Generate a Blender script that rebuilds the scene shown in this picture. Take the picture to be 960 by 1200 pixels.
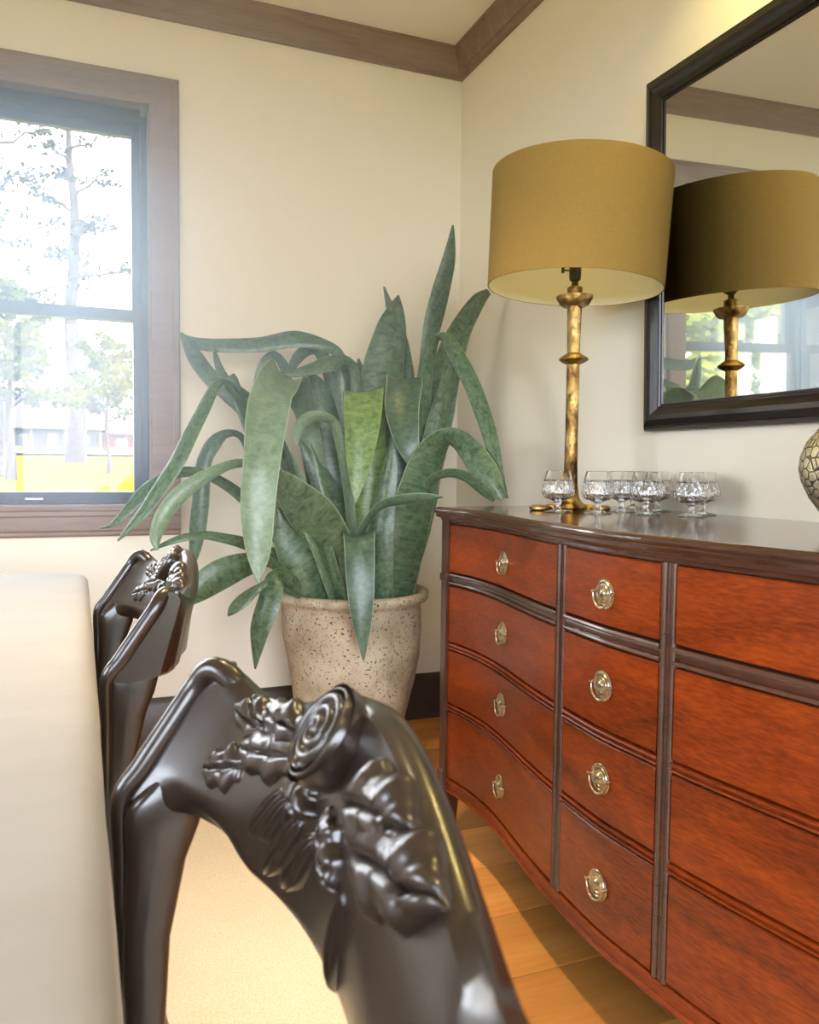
import bpy, bmesh, math, random
from mathutils import Vector, Matrix, noise

random.seed(7)
for o in list(bpy.data.objects):
    bpy.data.objects.remove(o, do_unlink=True)
SC = bpy.context.scene
COL = SC.collection

# ------------------------------------------------------------------ camera, world, light, exposure
cam_d = bpy.data.cameras.new('camera')
cam_d.sensor_fit = 'HORIZONTAL'; cam_d.sensor_width = 36.0
cam_d.lens = 956.53 / 960 * 36
cam_d.clip_start = 0.02; cam_d.clip_end = 600
cam_d.dof.use_dof = True; cam_d.dof.focus_distance = 2.1; cam_d.dof.aperture_fstop = 13.0
cam_o = bpy.data.objects.new('camera', cam_d); COL.objects.link(cam_o)
CR = Vector((0.92696, -0.37502, 0.01052)); CF = Vector((0.37450, 0.92556, -0.05527))
CF.normalize(); CR = (CR - CF * CR.dot(CF)).normalized(); CU = CR.cross(CF)
cam_o.matrix_world = Matrix(((CR.x, CU.x, -CF.x, -1.4763), (CR.y, CU.y, -CF.y, -3.1226), (CR.z, CU.z, -CF.z, 1.0533), (0, 0, 0, 1)))
SC.camera = cam_o
vs = SC.view_settings
SC.display_settings.display_device = 'sRGB'
vs.view_transform = 'Standard'; vs.look = 'None'; vs.gamma = 1.0; vs.use_curve_mapping = False
vs.exposure = 1.8
cy = SC.cycles
cy.use_denoising = True
cy.max_bounces = 12; cy.diffuse_bounces = 6; cy.glossy_bounces = 6; cy.transmission_bounces = 10; cy.transparent_max_bounces = 12; cy.volume_bounces = 4
cy.sample_clamp_indirect = 8.0
cy.caustics_reflective = False; cy.caustics_refractive = False

W = bpy.data.worlds.new('sky'); SC.world = W; W.use_nodes = True
nt = W.node_tree; nt.nodes.clear()
wo = nt.nodes.new('ShaderNodeOutputWorld'); bg = nt.nodes.new('ShaderNodeBackground')
bg.inputs['Color'].default_value = (0.87, 0.94, 1.06, 1); bg.inputs['Strength'].default_value = 4.9
nt.links.new(bg.outputs[0], wo.inputs['Surface'])

sun_d = bpy.data.lights.new('sun', 'SUN'); sun_d.energy = 2.5; sun_d.angle = 0.01; sun_d.color = (1.0, 0.93, 0.78)
sun_o = bpy.data.objects.new('sun', sun_d); COL.objects.link(sun_o)
sun_o.rotation_euler = Vector((-0.45, 0.62, -0.75)).to_track_quat('-Z', 'Y').to_euler()   # from behind the house, over the right wall


def portal(name, loc, rot, sx, sz):
    d = bpy.data.lights.new(name, 'AREA'); d.shape = 'RECTANGLE'; d.size = sx; d.size_y = sz
    d.cycles.is_portal = True
    o = bpy.data.objects.new(name, d); COL.objects.link(o); o.location = loc; o.rotation_euler = rot


portal('window_portal', (-2.026, 0.13, 1.62), (math.radians(-90), 0, 0), 1.60, 1.45)
portal('side_window_portal', (-4.43, -2.30, 1.57), (math.radians(90), 0, math.radians(-90)), 1.6, 1.45)
portal('rear_window_portal', (-2.0, -5.33, 1.25), (math.radians(90), 0, 0), 3.4, 2.4)



def fill_downlight(x, y, w, spread=72, col=(1.0, 0.77, 0.46)):
    d = bpy.data.lights.new('fill_downlight', 'AREA'); d.shape = 'DISK'; d.size = 0.11; d.energy = w; d.color = col; d.spread = math.radians(spread)
    o = bpy.data.objects.new('fill_downlight', d); COL.objects.link(o); o.location = (x, y, 2.722)


fill_downlight(-1.08, -1.60, 2.4, 64); fill_downlight(-1.08, -3.60, 2.0); fill_downlight(-0.26, -1.75, 1.7, 100, (1.0, 0.80, 0.26))  # unseen warm lights, added to brighten the aisle floor and upper right wall
H = 2.74          # ceiling height
HAZE = 1.75


# ------------------------------------------------------------------ helpers
def obj(name, me, mat=None, parent=None, loc=None):
    if isinstance(me, bmesh.types.BMesh):
        bm = me; me = bpy.data.meshes.new(name); bm.normal_update(); bm.to_mesh(me); bm.free()
    o = bpy.data.objects.new(name, me); COL.objects.link(o)
    if mat is not None and len(me.materials) == 0:
        me.materials.append(mat)
    if parent is not None: o.parent = parent
    if loc is not None: o.location = loc
    return o


def tag(o, label, cat, group=None):
    o['label'] = label; o['category'] = cat
    if group: o['group'] = group
    return o


def thing(name, label, cat, loc=(0, 0, 0), group=None):
    o = bpy.data.objects.new(name, None); COL.objects.link(o); o.location = loc
    o.empty_display_size = 0.05
    return tag(o, label, cat, group)


def struct(o):
    o['kind'] = 'structure'; return o


def smooth(me, angle=40):
    me.polygons.foreach_set('use_smooth', [True] * len(me.polygons))
    me.set_sharp_from_angle(angle=math.radians(angle))
    return me


def box(bm, x0, x1, y0, y1, z0, z1, bev=0.0):
    vs_ = [bm.verts.new(c) for c in ((x0, y0, z0), (x1, y0, z0), (x1, y1, z0), (x0, y1, z0), (x0, y0, z1), (x1, y0, z1), (x1, y1, z1), (x0, y1, z1))]
    fs = [bm.faces.new([vs_[i] for i in f]) for f in ((3, 2, 1, 0), (4, 5, 6, 7), (0, 1, 5, 4), (1, 2, 6, 5), (2, 3, 7, 6), (3, 0, 4, 7))]
    if bev > 0:
        es = list({e for f in fs for e in f.edges})
        bmesh.ops.bevel(bm, geom=es, offset=bev, segments=2, affect='EDGES', profile=0.6)


def box_mesh(x0, x1, y0, y1, z0, z1, bev=0.0):
    bm = bmesh.new(); box(bm, x0, x1, y0, y1, z0, z1, bev); return bm


def mesh_py(name, V, F, sm_angle=None):
    me = bpy.data.meshes.new(name); me.from_pydata([tuple(v) for v in V], [], F); me.update()
    if sm_angle: smooth(me, sm_angle)
    return me


def lathe(name, prof, n=32, angle=35, mod=None):
    """prof: (r, z) list, closed at the axis where r == 0"""
    V = []; F = []; rings = []
    for (r, z) in prof:
        if r < 1e-6:
            rings.append([len(V)]); V.append((0, 0, z))
        else:
            ring = []
            for k in range(n):
                a = 2 * math.pi * k / n
                rr, zz = (r, z) if mod is None else mod(r, z, a, k)
                ring.append(len(V)); V.append((rr * math.cos(a), rr * math.sin(a), zz))
            rings.append(ring)
    for a, b in zip(rings, rings[1:]):
        for k in range(n):
            k2 = (k + 1) % n
            if len(a) == 1 and len(b) == 1: break
            if len(a) == 1: F.append((a[0], b[k], b[k2]))
            elif len(b) == 1: F.append((a[k], b[0], a[k2]))
            else: F.append((a[k], b[k], b[k2], a[k2]))
    bm = bmesh.new(); me = mesh_py(name, V, F)
    bm.from_mesh(me); bmesh.ops.recalc_face_normals(bm, faces=bm.faces); bm.to_mesh(me); bm.free()
    return smooth(me, angle)


def tube(V, F, pts, radii, n=10, cap=True):
    """append a swept tube to V, F"""
    pts = [Vector(p) for p in pts]; base = len(V); up = None
    for i, p in enumerate(pts):
        t = (pts[min(i + 1, len(pts) - 1)] - pts[max(i - 1, 0)]).normalized()
        if up is None:
            up = t.orthogonal().normalized()
        up = (up - t * up.dot(t)).normalized(); b = t.cross(up)
        r = radii[i] if isinstance(radii, (list, tuple)) else radii
        for k in range(n):
            a = 2 * math.pi * k / n
            V.append(p + (up * math.cos(a) + b * math.sin(a)) * r)
    for i in range(len(pts) - 1):
        for k in range(n):
            k2 = (k + 1) % n
            F.append((base + i * n + k, base + i * n + k2, base + (i + 1) * n + k2, base + (i + 1) * n + k))
    if cap:
        F.append(tuple(base + k for k in range(n))[::-1]); F.append(tuple(base + (len(pts) - 1) * n + k for k in range(n)))


def tube_mesh(name, pts, radii, n=10):
    V = []; F = []; tube(V, F, pts, radii, n); return mesh_py(name, V, F, 60)


def loft(V, F, rings, closed_ends=True):
    b = len(V); n = len(rings[0])
    for r in rings: V.extend(r)
    for i in range(len(rings) - 1):
        for k in range(n):
            k2 = (k + 1) % n
            F.append((b + i * n + k, b + i * n + k2, b + (i + 1) * n + k2, b + (i + 1) * n + k))
    if closed_ends:
        F.append(tuple(b + k for k in range(n))[::-1]); F.append(tuple(b + (len(rings) - 1) * n + k for k in range(n)))


def fix(me, angle=40):
    bm = bmesh.new(); bm.from_mesh(me); bmesh.ops.recalc_face_normals(bm, faces=bm.faces); bm.to_mesh(me); bm.free()
    return smooth(me, angle)


def catmull(P, per):
    out = []
    n = len(P)
    for i in range(n - 1):
        p0, p1, p2, p3 = P[max(i - 1, 0)], P[i], P[i + 1], P[min(i + 2, n - 1)]
        for k in range(per):
            t = k / per
            out.append(0.5 * ((2 * p1) + (p2 - p0) * t + (2 * p0 - 5 * p1 + 4 * p2 - p3) * t * t + (3 * p1 - p0 - 3 * p2 + p3) * t ** 3))
    out.append(P[-1]); return out


# ------------------------------------------------------------------ materials
class N:
    """small node-tree writer"""
    def __init__(s, name):
        s.m = bpy.data.materials.new(name); s.m.use_nodes = True; s.t = s.m.node_tree
        s.b = s.t.nodes['Principled BSDF']; s.out = s.t.nodes['Material Output']; s.coord = None

    def new(s, kind, **kw):
        n = s.t.nodes.new(kind)
        for k, v in kw.items():
            if k in n.inputs: n.inputs[k].default_value = v
            else: setattr(n, k, v)
        return n

    def link(s, a, b): s.t.links.new(a, b)

    def vec(s, src='Object', scale=(1, 1, 1)):
        c = s.coord or s.new('ShaderNodeTexCoord'); s.coord = c
        mp = s.new('ShaderNodeMapping'); mp.inputs['Scale'].default_value = scale
        s.link(c.outputs[src], mp.inputs['Vector']); return mp.outputs['Vector']

    def noise(s, vec, scale, detail=4, rough=0.55, dist=0.0):
        n = s.new('ShaderNodeTexNoise'); n.inputs['Scale'].default_value = scale; n.inputs['Detail'].default_value = detail
        n.inputs['Roughness'].default_value = rough; n.inputs['Distortion'].default_value = dist
        s.link(vec, n.inputs['Vector']); return n.outputs['Fac']

    def ramp(s, fac, stops):
        r = s.new('ShaderNodeValToRGB'); e = r.color_ramp.elements
        while len(e) < len(stops): e.new(0.5)
        for i, (p, c) in enumerate(stops):
            e[i].position = p; e[i].color = (*c, 1) if len(c) == 3 else c
        s.link(fac, r.inputs['Fac']); return r.outputs['Color']

    def mix(s, fac, a, b, mode='MIX'):
        m = s.new('ShaderNodeMix', data_type='RGBA', blend_type=mode)
        for k, v in ((0, fac), (6, a), (7, b)):
            if isinstance(v, (int, float)): m.inputs[k].default_value = v
            elif isinstance(v, tuple): m.inputs[k].default_value = (*v, 1) if len(v) == 3 else v
            else: s.link(v, m.inputs[k])
        return m.outputs[2]

    def bump(s, h, strength=0.2, dist=0.01):
        b = s.new('ShaderNodeBump'); b.inputs['Strength'].default_value = strength; b.inputs['Distance'].default_value = dist
        s.link(h, b.inputs['Height']); s.link(b.outputs['Normal'], s.b.inputs['Normal']); return s

    def set(s, **kw):
        for k, v in kw.items():
            k = k.replace('_', ' ')
            inp = s.b.inputs[k]
            if isinstance(v, bpy.types.NodeSocket): s.link(v, inp)
            elif isinstance(v, tuple): inp.default_value = (*v, 1) if len(v) == 3 else v
            else: inp.default_value = v
        return s


def plain(name, col, rough=0.5, **kw):
    return N(name).set(Base_Color=col, Roughness=rough, **kw).m


def wood(name, c1, c2, c3, scale, rough=0.4, grain=(1, 12, 12), coat=0.0, bump=0.05, rand=0.0):
    n = N(name); v = n.vec('Object', tuple(g * scale for g in grain))
    a = n.noise(v, 1.0, 6, 0.6, 0.6)
    b = n.noise(n.vec('Object', tuple(g * scale * 6 for g in grain)), 1.0, 3, 0.5)
    col = n.ramp(a, [(0.25, c1), (0.52, c2), (0.8, c3)])
    col = n.mix(0.25, col, n.ramp(b, [(0.3, c1), (0.7, c3)]))
    if rand > 0:
        oi = n.new('ShaderNodeObjectInfo'); hs = n.new('ShaderNodeHueSaturation')
        mr = n.new('ShaderNodeMapRange'); mr.inputs['To Min'].default_value = 1 - rand; mr.inputs['To Max'].default_value = 1 + rand
        n.link(oi.outputs['Random'], mr.inputs['Value']); n.link(mr.outputs[0], hs.inputs['Value']); n.link(col, hs.inputs['Color']); col = hs.outputs['Color']
    n.set(Base_Color=col, Roughness=rough, Coat_Weight=coat, Coat_Roughness=0.15)
    return n.bump(b, bump, 0.004).m


def paint(name, col, rough=0.7):
    n = N(name); f = n.noise(n.vec('Object', (1, 1, 1)), 140, 3)
    g = n.noise(n.vec('Object', (1, 1, 1)), 1.3, 3)
    c = n.mix(g, tuple(x * 0.97 for x in col), tuple(min(1, x * 1.02) for x in col))
    return n.set(Base_Color=c, Roughness=rough).bump(f, 0.08, 0.001).m


M_WALL = paint('cream_wall_paint', (0.83, 0.77, 0.63))
M_CEIL = paint('ceiling_paint', (0.84, 0.775, 0.65))
M_TRIM = wood('stained_trim_wood', (0.16, 0.10, 0.066), (0.235, 0.155, 0.105), (0.31, 0.215, 0.15), 1.4, 0.45, (1.5, 14, 14))
M_BASE = wood('dark_baseboard_wood', (0.032, 0.016, 0.010), (0.050, 0.026, 0.016), (0.075, 0.040, 0.024), 1.4, 0.4, (1.5, 14, 14))
M_PLANK = wood('oak_plank', (0.56, 0.20, 0.040), (0.74, 0.31, 0.070), (0.83, 0.41, 0.11), 1.1, 0.32, (1.2, 14, 14), 0.15, 0.12, 0.42)
M_GAP = plain('plank_gap_dark', (0.05, 0.025, 0.012), 0.9)
M_FRAME = plain('black_window_frame', (0.012, 0.014, 0.018), 0.35)
M_STEEL = plain('grey_latch_metal', (0.35, 0.36, 0.38), 0.35, Metallic=0.9)


def glass_pane():
    n = N('window_glass'); n.t.nodes.remove(n.b)
    tr = n.new('ShaderNodeBsdfTransparent'); gl = n.new('ShaderNodeBsdfGlossy'); gl.inputs['Roughness'].default_value = 0.02
    fr = n.new('ShaderNodeFresnel'); fr.inputs['IOR'].default_value = 1.35
    mx = n.new('ShaderNodeMixShader'); n.link(fr.outputs[0], mx.inputs[0]); n.link(tr.outputs[0], mx.inputs[1]); n.link(gl.outputs[0], mx.inputs[2])
    n.link(mx.outputs[0], n.out.inputs['Surface']); return n.m


M_PANE = glass_pane()

# ------------------------------------------------------------------ room shell
RX0, RX1, RY0, RY1 = -4.30, 0.0, -5.2, 0.0
WT = 0.15
WX0, WX1, WZ0, WZ1 = -2.82, -1.232, 0.905, 2.335     # opening of the double window
SY0, SY1, SZ0, SZ1 = -3.1, -1.5, 0.85, 2.30          # opening of the added side window (out of frame)
BX0, BX1, BZ0, BZ1 = -3.7, -0.3, 0.06, 2.45          # opening of the added rear window, behind the camera


def wall_back():
    bm = bmesh.new()
    box(bm, RX0 - WT, WX0, 0, WT, -0.05, H + 0.1); box(bm, WX1, WT, 0, WT, -0.05, H + 0.1)
    box(bm, WX0, WX1, 0, WT, -0.05, WZ0); box(bm, WX0, WX1, 0, WT, WZ1, H + 0.1)
    return struct(obj('wall_back', bm, M_WALL))


def wall_left():
    bm = bmesh.new()
    box(bm, RX0 - WT, RX0, RY0 - WT, SY0, -0.05, H + 0.1); box(bm, RX0 - WT, RX0, SY1, 0, -0.05, H + 0.1)
    box(bm, RX0 - WT, RX0, SY0, SY1, -0.05, SZ0); box(bm, RX0 - WT, RX0, SY0, SY1, SZ1, H + 0.1)
    return struct(obj('wall_left', bm, M_WALL))


wall_back(); wall_left()
struct(obj('wall_right', box_mesh(0, WT, RY0 - WT, 0, -0.05, H + 0.1), M_WALL))
bm = bmesh.new()
box(bm, RX0, BX0, RY0 - WT, RY0, -0.05, H + 0.1); box(bm, BX1, 0, RY0 - WT, RY0, -0.05, H + 0.1)
box(bm, BX0, BX1, RY0 - WT, RY0, -0.05, BZ0); box(bm, BX0, BX1, RY0 - WT, RY0, BZ1, H + 0.1)
struct(obj('wall_front', bm, M_WALL))
struct(obj('ceiling', box_mesh(RX0 - WT, WT, RY0 - WT, WT, H, H + 0.12), M_CEIL))
FLOOR = struct(obj('floor', box_mesh(RX0 - WT, WT, RY0 - WT, WT, -0.10, -0.012), M_GAP))
PW = 0.22
row = 0
y = -0.153 + 0.153
edges = [0.0, -0.153] + [-0.153 - PW * k for k in range(1, 24)]
for a, b in zip(edges, edges[1:]):
    b = max(b, RY0)
    if a <= RY0: break
    x = RX0 - random.uniform(0.0, 1.2)
    while x < 0:
        ln = random.uniform(1.1, 1.9); x0 = max(x, RX0); x1 = min(x + ln, 0.0); x += ln
        if x1 - x0 < 0.05: continue
        cx, cyy = (x0 + x1) / 2, (a + b) / 2
        bm = box_mesh(x0 - cx + 0.0011, x1 - cx - 0.0011, b - cyy + 0.0011, a - cyy - 0.0011, -0.012, 0.0, 0.0012)
        o = obj('plank', bm, M_PLANK, FLOOR, (cx, cyy, 0)); o['kind'] = 'structure'


def sweep_frame(name, prof, path, mat, closed=False, kind=True):
    """sweep a profile (out, up) along a mitred path of (point, outdir, updir)"""
    V = []; F = []
    rings = [[Vector(p) + Vector(o) * a + Vector(u) * b for a, b in prof] for p, o, u in path]
    if closed: rings.append(rings[0])
    loft(V, F, rings, not closed)
    me = mesh_py(name, V, F); bm = bmesh.new(); bm.from_mesh(me)
    bmesh.ops.remove_doubles(bm, verts=bm.verts, dist=1e-6); bmesh.ops.recalc_face_normals(bm, faces=bm.faces); bm.to_mesh(me); bm.free()
    smooth(me, 25)
    o = obj(name, me, mat)
    return struct(o) if kind else o


# crown moulding: profile as (out from wall, z)
CP = [(0.0, -0.105), (0.014, -0.105), (0.016, -0.085), (0.019, -0.080), (0.023, -0.079), (0.029, -0.070), (0.043, -0.045), (0.054, -0.022), (0.058, -0.012), (0.0634, -0.010), (0.0634, 0.0), (0.0, 0.0)]
zz = (0, 0, 1)
for nm, a, b, o_a, o_b in (('trim_1', (RX0, 0, H), (0, 0, H), (1, -1, 0), (-1, -1, 0)), ('trim_2', (0, 0, H), (0, RY0, H), (-1, -1, 0), (-1, 1, 0)),
                           ('trim_3', (0, RY0, H), (RX0, RY0, H), (-1, 1, 0), (1, 1, 0)), ('trim_4', (RX0, RY0, H), (RX0, 0, H), (1, 1, 0), (1, -1, 0))):
    sweep_frame(nm, CP, [(a, o_a, zz), (b, o_b, zz)], M_TRIM)
BP = [(0, 0), (0.026, 0), (0.026, 0.012), (0.018, 0.026), (0.014, 0.030), (0.014, 0.155), (0.010, 0.165), (0.010, 0.175), (0.004, 0.187), (0, 0.187)]
for nm, a, b, o_a, o_b in (('baseboard_back', (RX0, 0, 0), (0, 0, 0), (1, -1, 0), (-1, -1, 0)), ('baseboard_right', (0, 0, 0), (0, RY0, 0), (-1, -1, 0), (-1, 1, 0)),
                           ('baseboard_front', (0, RY0, 0), (RX0, RY0, 0), (-1, 1, 0), (1, 1, 0)), ('baseboard_left', (RX0, RY0, 0), (RX0, 0, 0), (1, 1, 0), (1, -1, 0))):
    sweep_frame(nm, BP, [(a, o_a, zz), (b, o_b, zz)], M_BASE)

# ------------------------------------------------------------------ window_1: pair of double-hung sashes
WIN = thing('window_1', 'x', 'x'); del WIN['label'], WIN['category']; WIN['kind'] = 'structure'
CW_ = 0.102
# casing profile measured from the inner edge outwards, y towards the room
CASP = [(0.0, 0.0), (0.0, -0.016), (0.004, -0.019), (0.075, -0.019), (0.080, -0.023), (0.096, -0.023), (CW_, -0.018), (CW_, 0.0)]


def casing(name, pts, mat):
    V = []; F = []; rings = []
    for (px, pz, ox, oz) in pts:
        rings.append([Vector((px + ox * a, b, pz + oz * a)) for a, b in CASP])
    loft(V, F, rings); me = fix(mesh_py(name, V, F), 25); return obj(name, me, mat, WIN)


casing('casing', [(WX1, WZ0, 1, 0), (WX1, WZ1 - 0.008, 1, 1)], M_TRIM)
casing('casing', [(WX1, WZ1 - 0.008, 1, 1), (WX0, WZ1 - 0.008, -1, 1)], M_TRIM)
casing('casing', [(WX0, WZ1 - 0.008, -1, 1), (WX0, WZ0, -1, 0)], M_TRIM)
# stool and apron
obj('stool', box_mesh(WX0 - 0.115, WX1 + 0.104, -0.03, 0.06, WZ0 - 0.010, WZ0 + 0.002, 0.003), M_TRIM, WIN)
V = []; F = []
AP = [(0, -0.112), (-0.010, -0.112), (-0.014, -0.104), (-0.014, -0.095), (-0.019, -0.088), (-0.019, -0.042), (-0.023, -0.036), (-0.023, -0.022), (-0.027, -0.016), (-0.027, -0.010), (0, -0.010)]
loft(V, F, [[Vector((xx, a, WZ0 + b)) for a, b in AP] for xx in (WX0 - 0.103, WX1 + 0.101)])
obj('apron', fix(mesh_py('apron', V, F), 25), M_TRIM, WIN)
# jamb lining
bm = bmesh.new()
box(bm, WX1 - 0.006, WX1, 0, WT, WZ0, WZ1); box(bm, WX0, WX0 + 0.006, 0, WT, WZ0, WZ1); box(bm, WX0 + 0.006, WX1 - 0.006, 0, WT, WZ1 - 0.008, WZ1)
obj('jamb_lining', bm, M_TRIM, WIN)
MX = -2.025


def sash_unit(x0, x1):
    # outer frame
    yf = 0.045
    bm = bmesh.new()
    box(bm, x0, x0 + 0.022, yf, 0.13, WZ0, WZ1 - 0.03); box(bm, x1 - 0.022, x1, yf, 0.13, WZ0, WZ1 - 0.03)
    box(bm, x0 + 0.022, x1 - 0.022, yf, 0.13, WZ1 - 0.055, WZ1 - 0.008); box(bm, x0 + 0.022, x1 - 0.022, yf, 0.13, WZ0, WZ0 + 0.012)
    obj('window_frame', bm, M_FRAME, WIN)
    # lower sash (inner), upper sash (outer)
    for (nm, y0, y1, z0, z1, rb, rt) in (('lower_sash', 0.052, 0.085, WZ0 + 0.010, 1.615, 0.036, 0.042), ('upper_sash', 0.090, 0.122, 1.575, WZ1 - 0.050, 0.040, 0.040)):
        bm = bmesh.new(); a, b = x0 + 0.020, x1 - 0.020; st = 0.031
        box(bm, a, a + st, y0, y1, z0, z1, 0.002); box(bm, b - st, b, y0, y1, z0, z1, 0.002)
        box(bm, a + st, b - st, y0, y1, z0, z0 + rb, 0.002); box(bm, a + st, b - st, y0, y1, z1 - rt, z1, 0.002)
        s = obj(nm, bm, M_FRAME, WIN)
        ym = (y0 + y1) / 2
        obj('pane', box_mesh(a + st - 0.003, b - st + 0.003, ym - 0.001, ym + 0.001, z0 + rb - 0.003, z1 - rt + 0.003), M_PANE, s)
        if nm == 'lower_sash':
            obj('lift_handle', box_mesh((a + b) / 2 - 0.03 , (a + b) / 2 + 0.03, y0 - 0.012, y0, z0 + 0.006, z0 + 0.016, 0.003), M_STEEL, s)
            obj('sash_lock', box_mesh((a + b) / 2 - 0.022, (a + b) / 2 + 0.022, y0 + 0.004, y0 + 0.03, z1, z1 + 0.014, 0.003), M_FRAME, s)


sash_unit(MX + 0.012, WX1 - 0.006)
sash_unit(WX0 + 0.006, MX - 0.012)
obj('mullion', box_mesh(MX - 0.012, MX + 0.012, 0.035, 0.14, WZ0, WZ1 - 0.008), M_FRAME, WIN)

# unseen_window_2 in the left wall, out of the frame, added for side light: plain casing, frame and panes
W2 = thing('unseen_window_2', 'x', 'x'); del W2['label'], W2['category']; W2['kind'] = 'structure'
bm = bmesh.new()
for (y0, y1, z0, z1) in ((SY0 - 0.1, SY0, SZ0 - 0.1, SZ1 + 0.1), (SY1, SY1 + 0.1, SZ0 - 0.1, SZ1 + 0.1), (SY0, SY1, SZ1, SZ1 + 0.1), (SY0, SY1, SZ0 - 0.1, SZ0)):
    box(bm, RX0, RX0 + 0.02, y0, y1, z0, z1)
obj('casing', bm, M_TRIM, W2)
bm = bmesh.new()
PY = [SY0 + (SY1 - SY0 - 0.06) * k / 3 for k in range(4)]
for yy in PY: box(bm, RX0 - 0.09, RX0 - 0.04, yy, yy + 0.06, SZ0, SZ1)
for k in range(3):
    for z_ in (SZ0, SZ1 - 0.06): box(bm, RX0 - 0.085, RX0 - 0.045, PY[k] + 0.06, PY[k + 1], z_, z_ + 0.06)
obj('window_frame', bm, M_FRAME, W2)
for k in range(3):
    obj('pane', box_mesh(RX0 - 0.066, RX0 - 0.064, PY[k] + 0.058, PY[k + 1] + 0.002, SZ0 + 0.058, SZ1 - 0.058), M_PANE, W2)

# unseen_window_3 in the front wall, behind the camera, added for more daylight
W3 = thing('unseen_window_3', 'x', 'x'); del W3['label'], W3['category']; W3['kind'] = 'structure'
bm = bmesh.new()
for (x0, x1, z0, z1) in ((BX0 - 0.1, BX0, BZ0 - 0.1, BZ1 + 0.1), (BX1, BX1 + 0.1, BZ0 - 0.1, BZ1 + 0.1), (BX0, BX1, BZ1, BZ1 + 0.1), (BX0, BX1, BZ0 - 0.1, BZ0)):
    box(bm, x0, x1, RY0, RY0 + 0.02, z0, z1)
obj('casing', bm, M_TRIM, W3)
bm = bmesh.new()
PX = [BX0 + (BX1 - BX0 - 0.06) * k / 2 for k in range(3)]
for xx in PX: box(bm, xx, xx + 0.06, RY0 - 0.09, RY0 - 0.04, BZ0, BZ1)
for k in range(2):
    for z_ in (BZ0, BZ1 - 0.06): box(bm, PX[k] + 0.06, PX[k + 1], RY0 - 0.085, RY0 - 0.045, z_, z_ + 0.06)
obj('window_frame', bm, M_FRAME, W3)
for k in range(2):
    obj('pane', box_mesh(PX[k] + 0.058, PX[k + 1] + 0.002, RY0 - 0.066, RY0 - 0.064, BZ0 + 0.058, BZ1 - 0.058), M_PANE, W3)

# ------------------------------------------------------------------ outdoors
def ground_z(y):
    if y < 45: return -0.95 + 0.057 * y
    return 1.615 + (y - 45) * 0.017 - 0.00006 * (y - 45) ** 2


def lawn():
    n = N('sunlit_grass'); f = n.noise(n.vec('Object'), 0.35, 5); g = n.noise(n.vec('Object'), 9, 4)
    c = n.mix(f, (0.075, 0.072, 0.0015), (0.10, 0.092, 0.002)); c = n.mix(0.3, c, n.ramp(g, [(0.3, (0.05, 0.055, 0.0015)), (0.7, (0.11, 0.10, 0.003))]))
    # pale drive crossing in front of the far house
    n.set(Base_Color=c, Roughness=0.95, Specular_IOR_Level=0.0).bump(g, 0.5, 0.05)
    V = []; F = []
    ys = [-40, -20, -6, 0.3, 4, 10, 16, 22, 28, 34, 40, 46, 55, 66, 80, 100, 130, 170, 230]; xs = [-90 + 10 * i for i in range(19)]
    for yy in ys:
        for xx in xs:
            V.append((xx, yy, ground_z(max(yy, 0.0)) + 0.06 * noise.noise(Vector((xx * .3, yy * .3, 0))) - (0.25 if yy < 0.5 and xx > -5 else 0)))
    k = len(xs)
    for j in range(len(ys) - 1):
        for i in range(k - 1): F.append((j * k + i, j * k + i + 1, (j + 1) * k + i + 1, (j + 1) * k + i))
    return struct(obj('ground_lawn', mesh_py('ground_lawn', V, F, 60), n.m))


lawn()
M_DRIVE = plain('pale_drive', (0.11, 0.10, 0.088), 0.9, Specular_IOR_Level=0.0)
V = [(-90 + 6 * i, yy, ground_z(yy) + 0.12) for yy in (41.5, 52, 62) for i in range(31)]
F = [(j * 31 + i, j * 31 + i + 1, (j + 1) * 31 + i + 1, (j + 1) * 31 + i) for j in range(2) for i in range(30)]
struct(obj('driveway', mesh_py('driveway', V, F), M_DRIVE))

M_BARK = wood('pine_bark', (0.014, 0.010, 0.008), (0.024, 0.017, 0.014), (0.036, 0.026, 0.022), 2.0, 0.95, (4, 4, 0.6), 0, 0.5)


def leaf_mat(name, a, b):
    n = N(name); f = n.noise(n.vec('Object'), 2.0, 2)
    n.set(Base_Color=n.mix(f, a, b), Roughness=0.8, Specular_IOR_Level=0.0)
    return n.m


M_LEAF_Y = leaf_mat('spring_leaf', (0.030, 0.037, 0.001), (0.055, 0.060, 0.002))
M_LEAF_B = leaf_mat('bright_leaf', (0.10, 0.14, 0.012), (0.19, 0.23, 0.03))
M_LEAF_P = leaf_mat('pine_needle', (0.012, 0.014, 0.006), (0.024, 0.023, 0.010))
M_HEDGE = leaf_mat('hedge_leaf', (0.07, 0.12, 0.02), (0.14, 0.2, 0.04))


def leaf_cloud(V, F, c, rad, n, size):
    for _ in range(n):
        d = Vector((random.gauss(0, 1), random.gauss(0, 1), random.gauss(0, 0.8))); d.normalize()
        p = c + Vector((d.x * rad[0], d.y * rad[1], d.z * rad[2])) * random.uniform(0.25, 1.0)
        a = Vector((random.gauss(0, 1), random.gauss(0, 1), random.gauss(0, 1))).normalized() * size * random.uniform(.6, 1.3)
        b = a.orthogonal() * random.uniform(.5, .9)
        i = len(V); V.extend((p - a, p + b, p + a, p - b)); F.append((i, i + 1, i + 2, i + 3))


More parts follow.
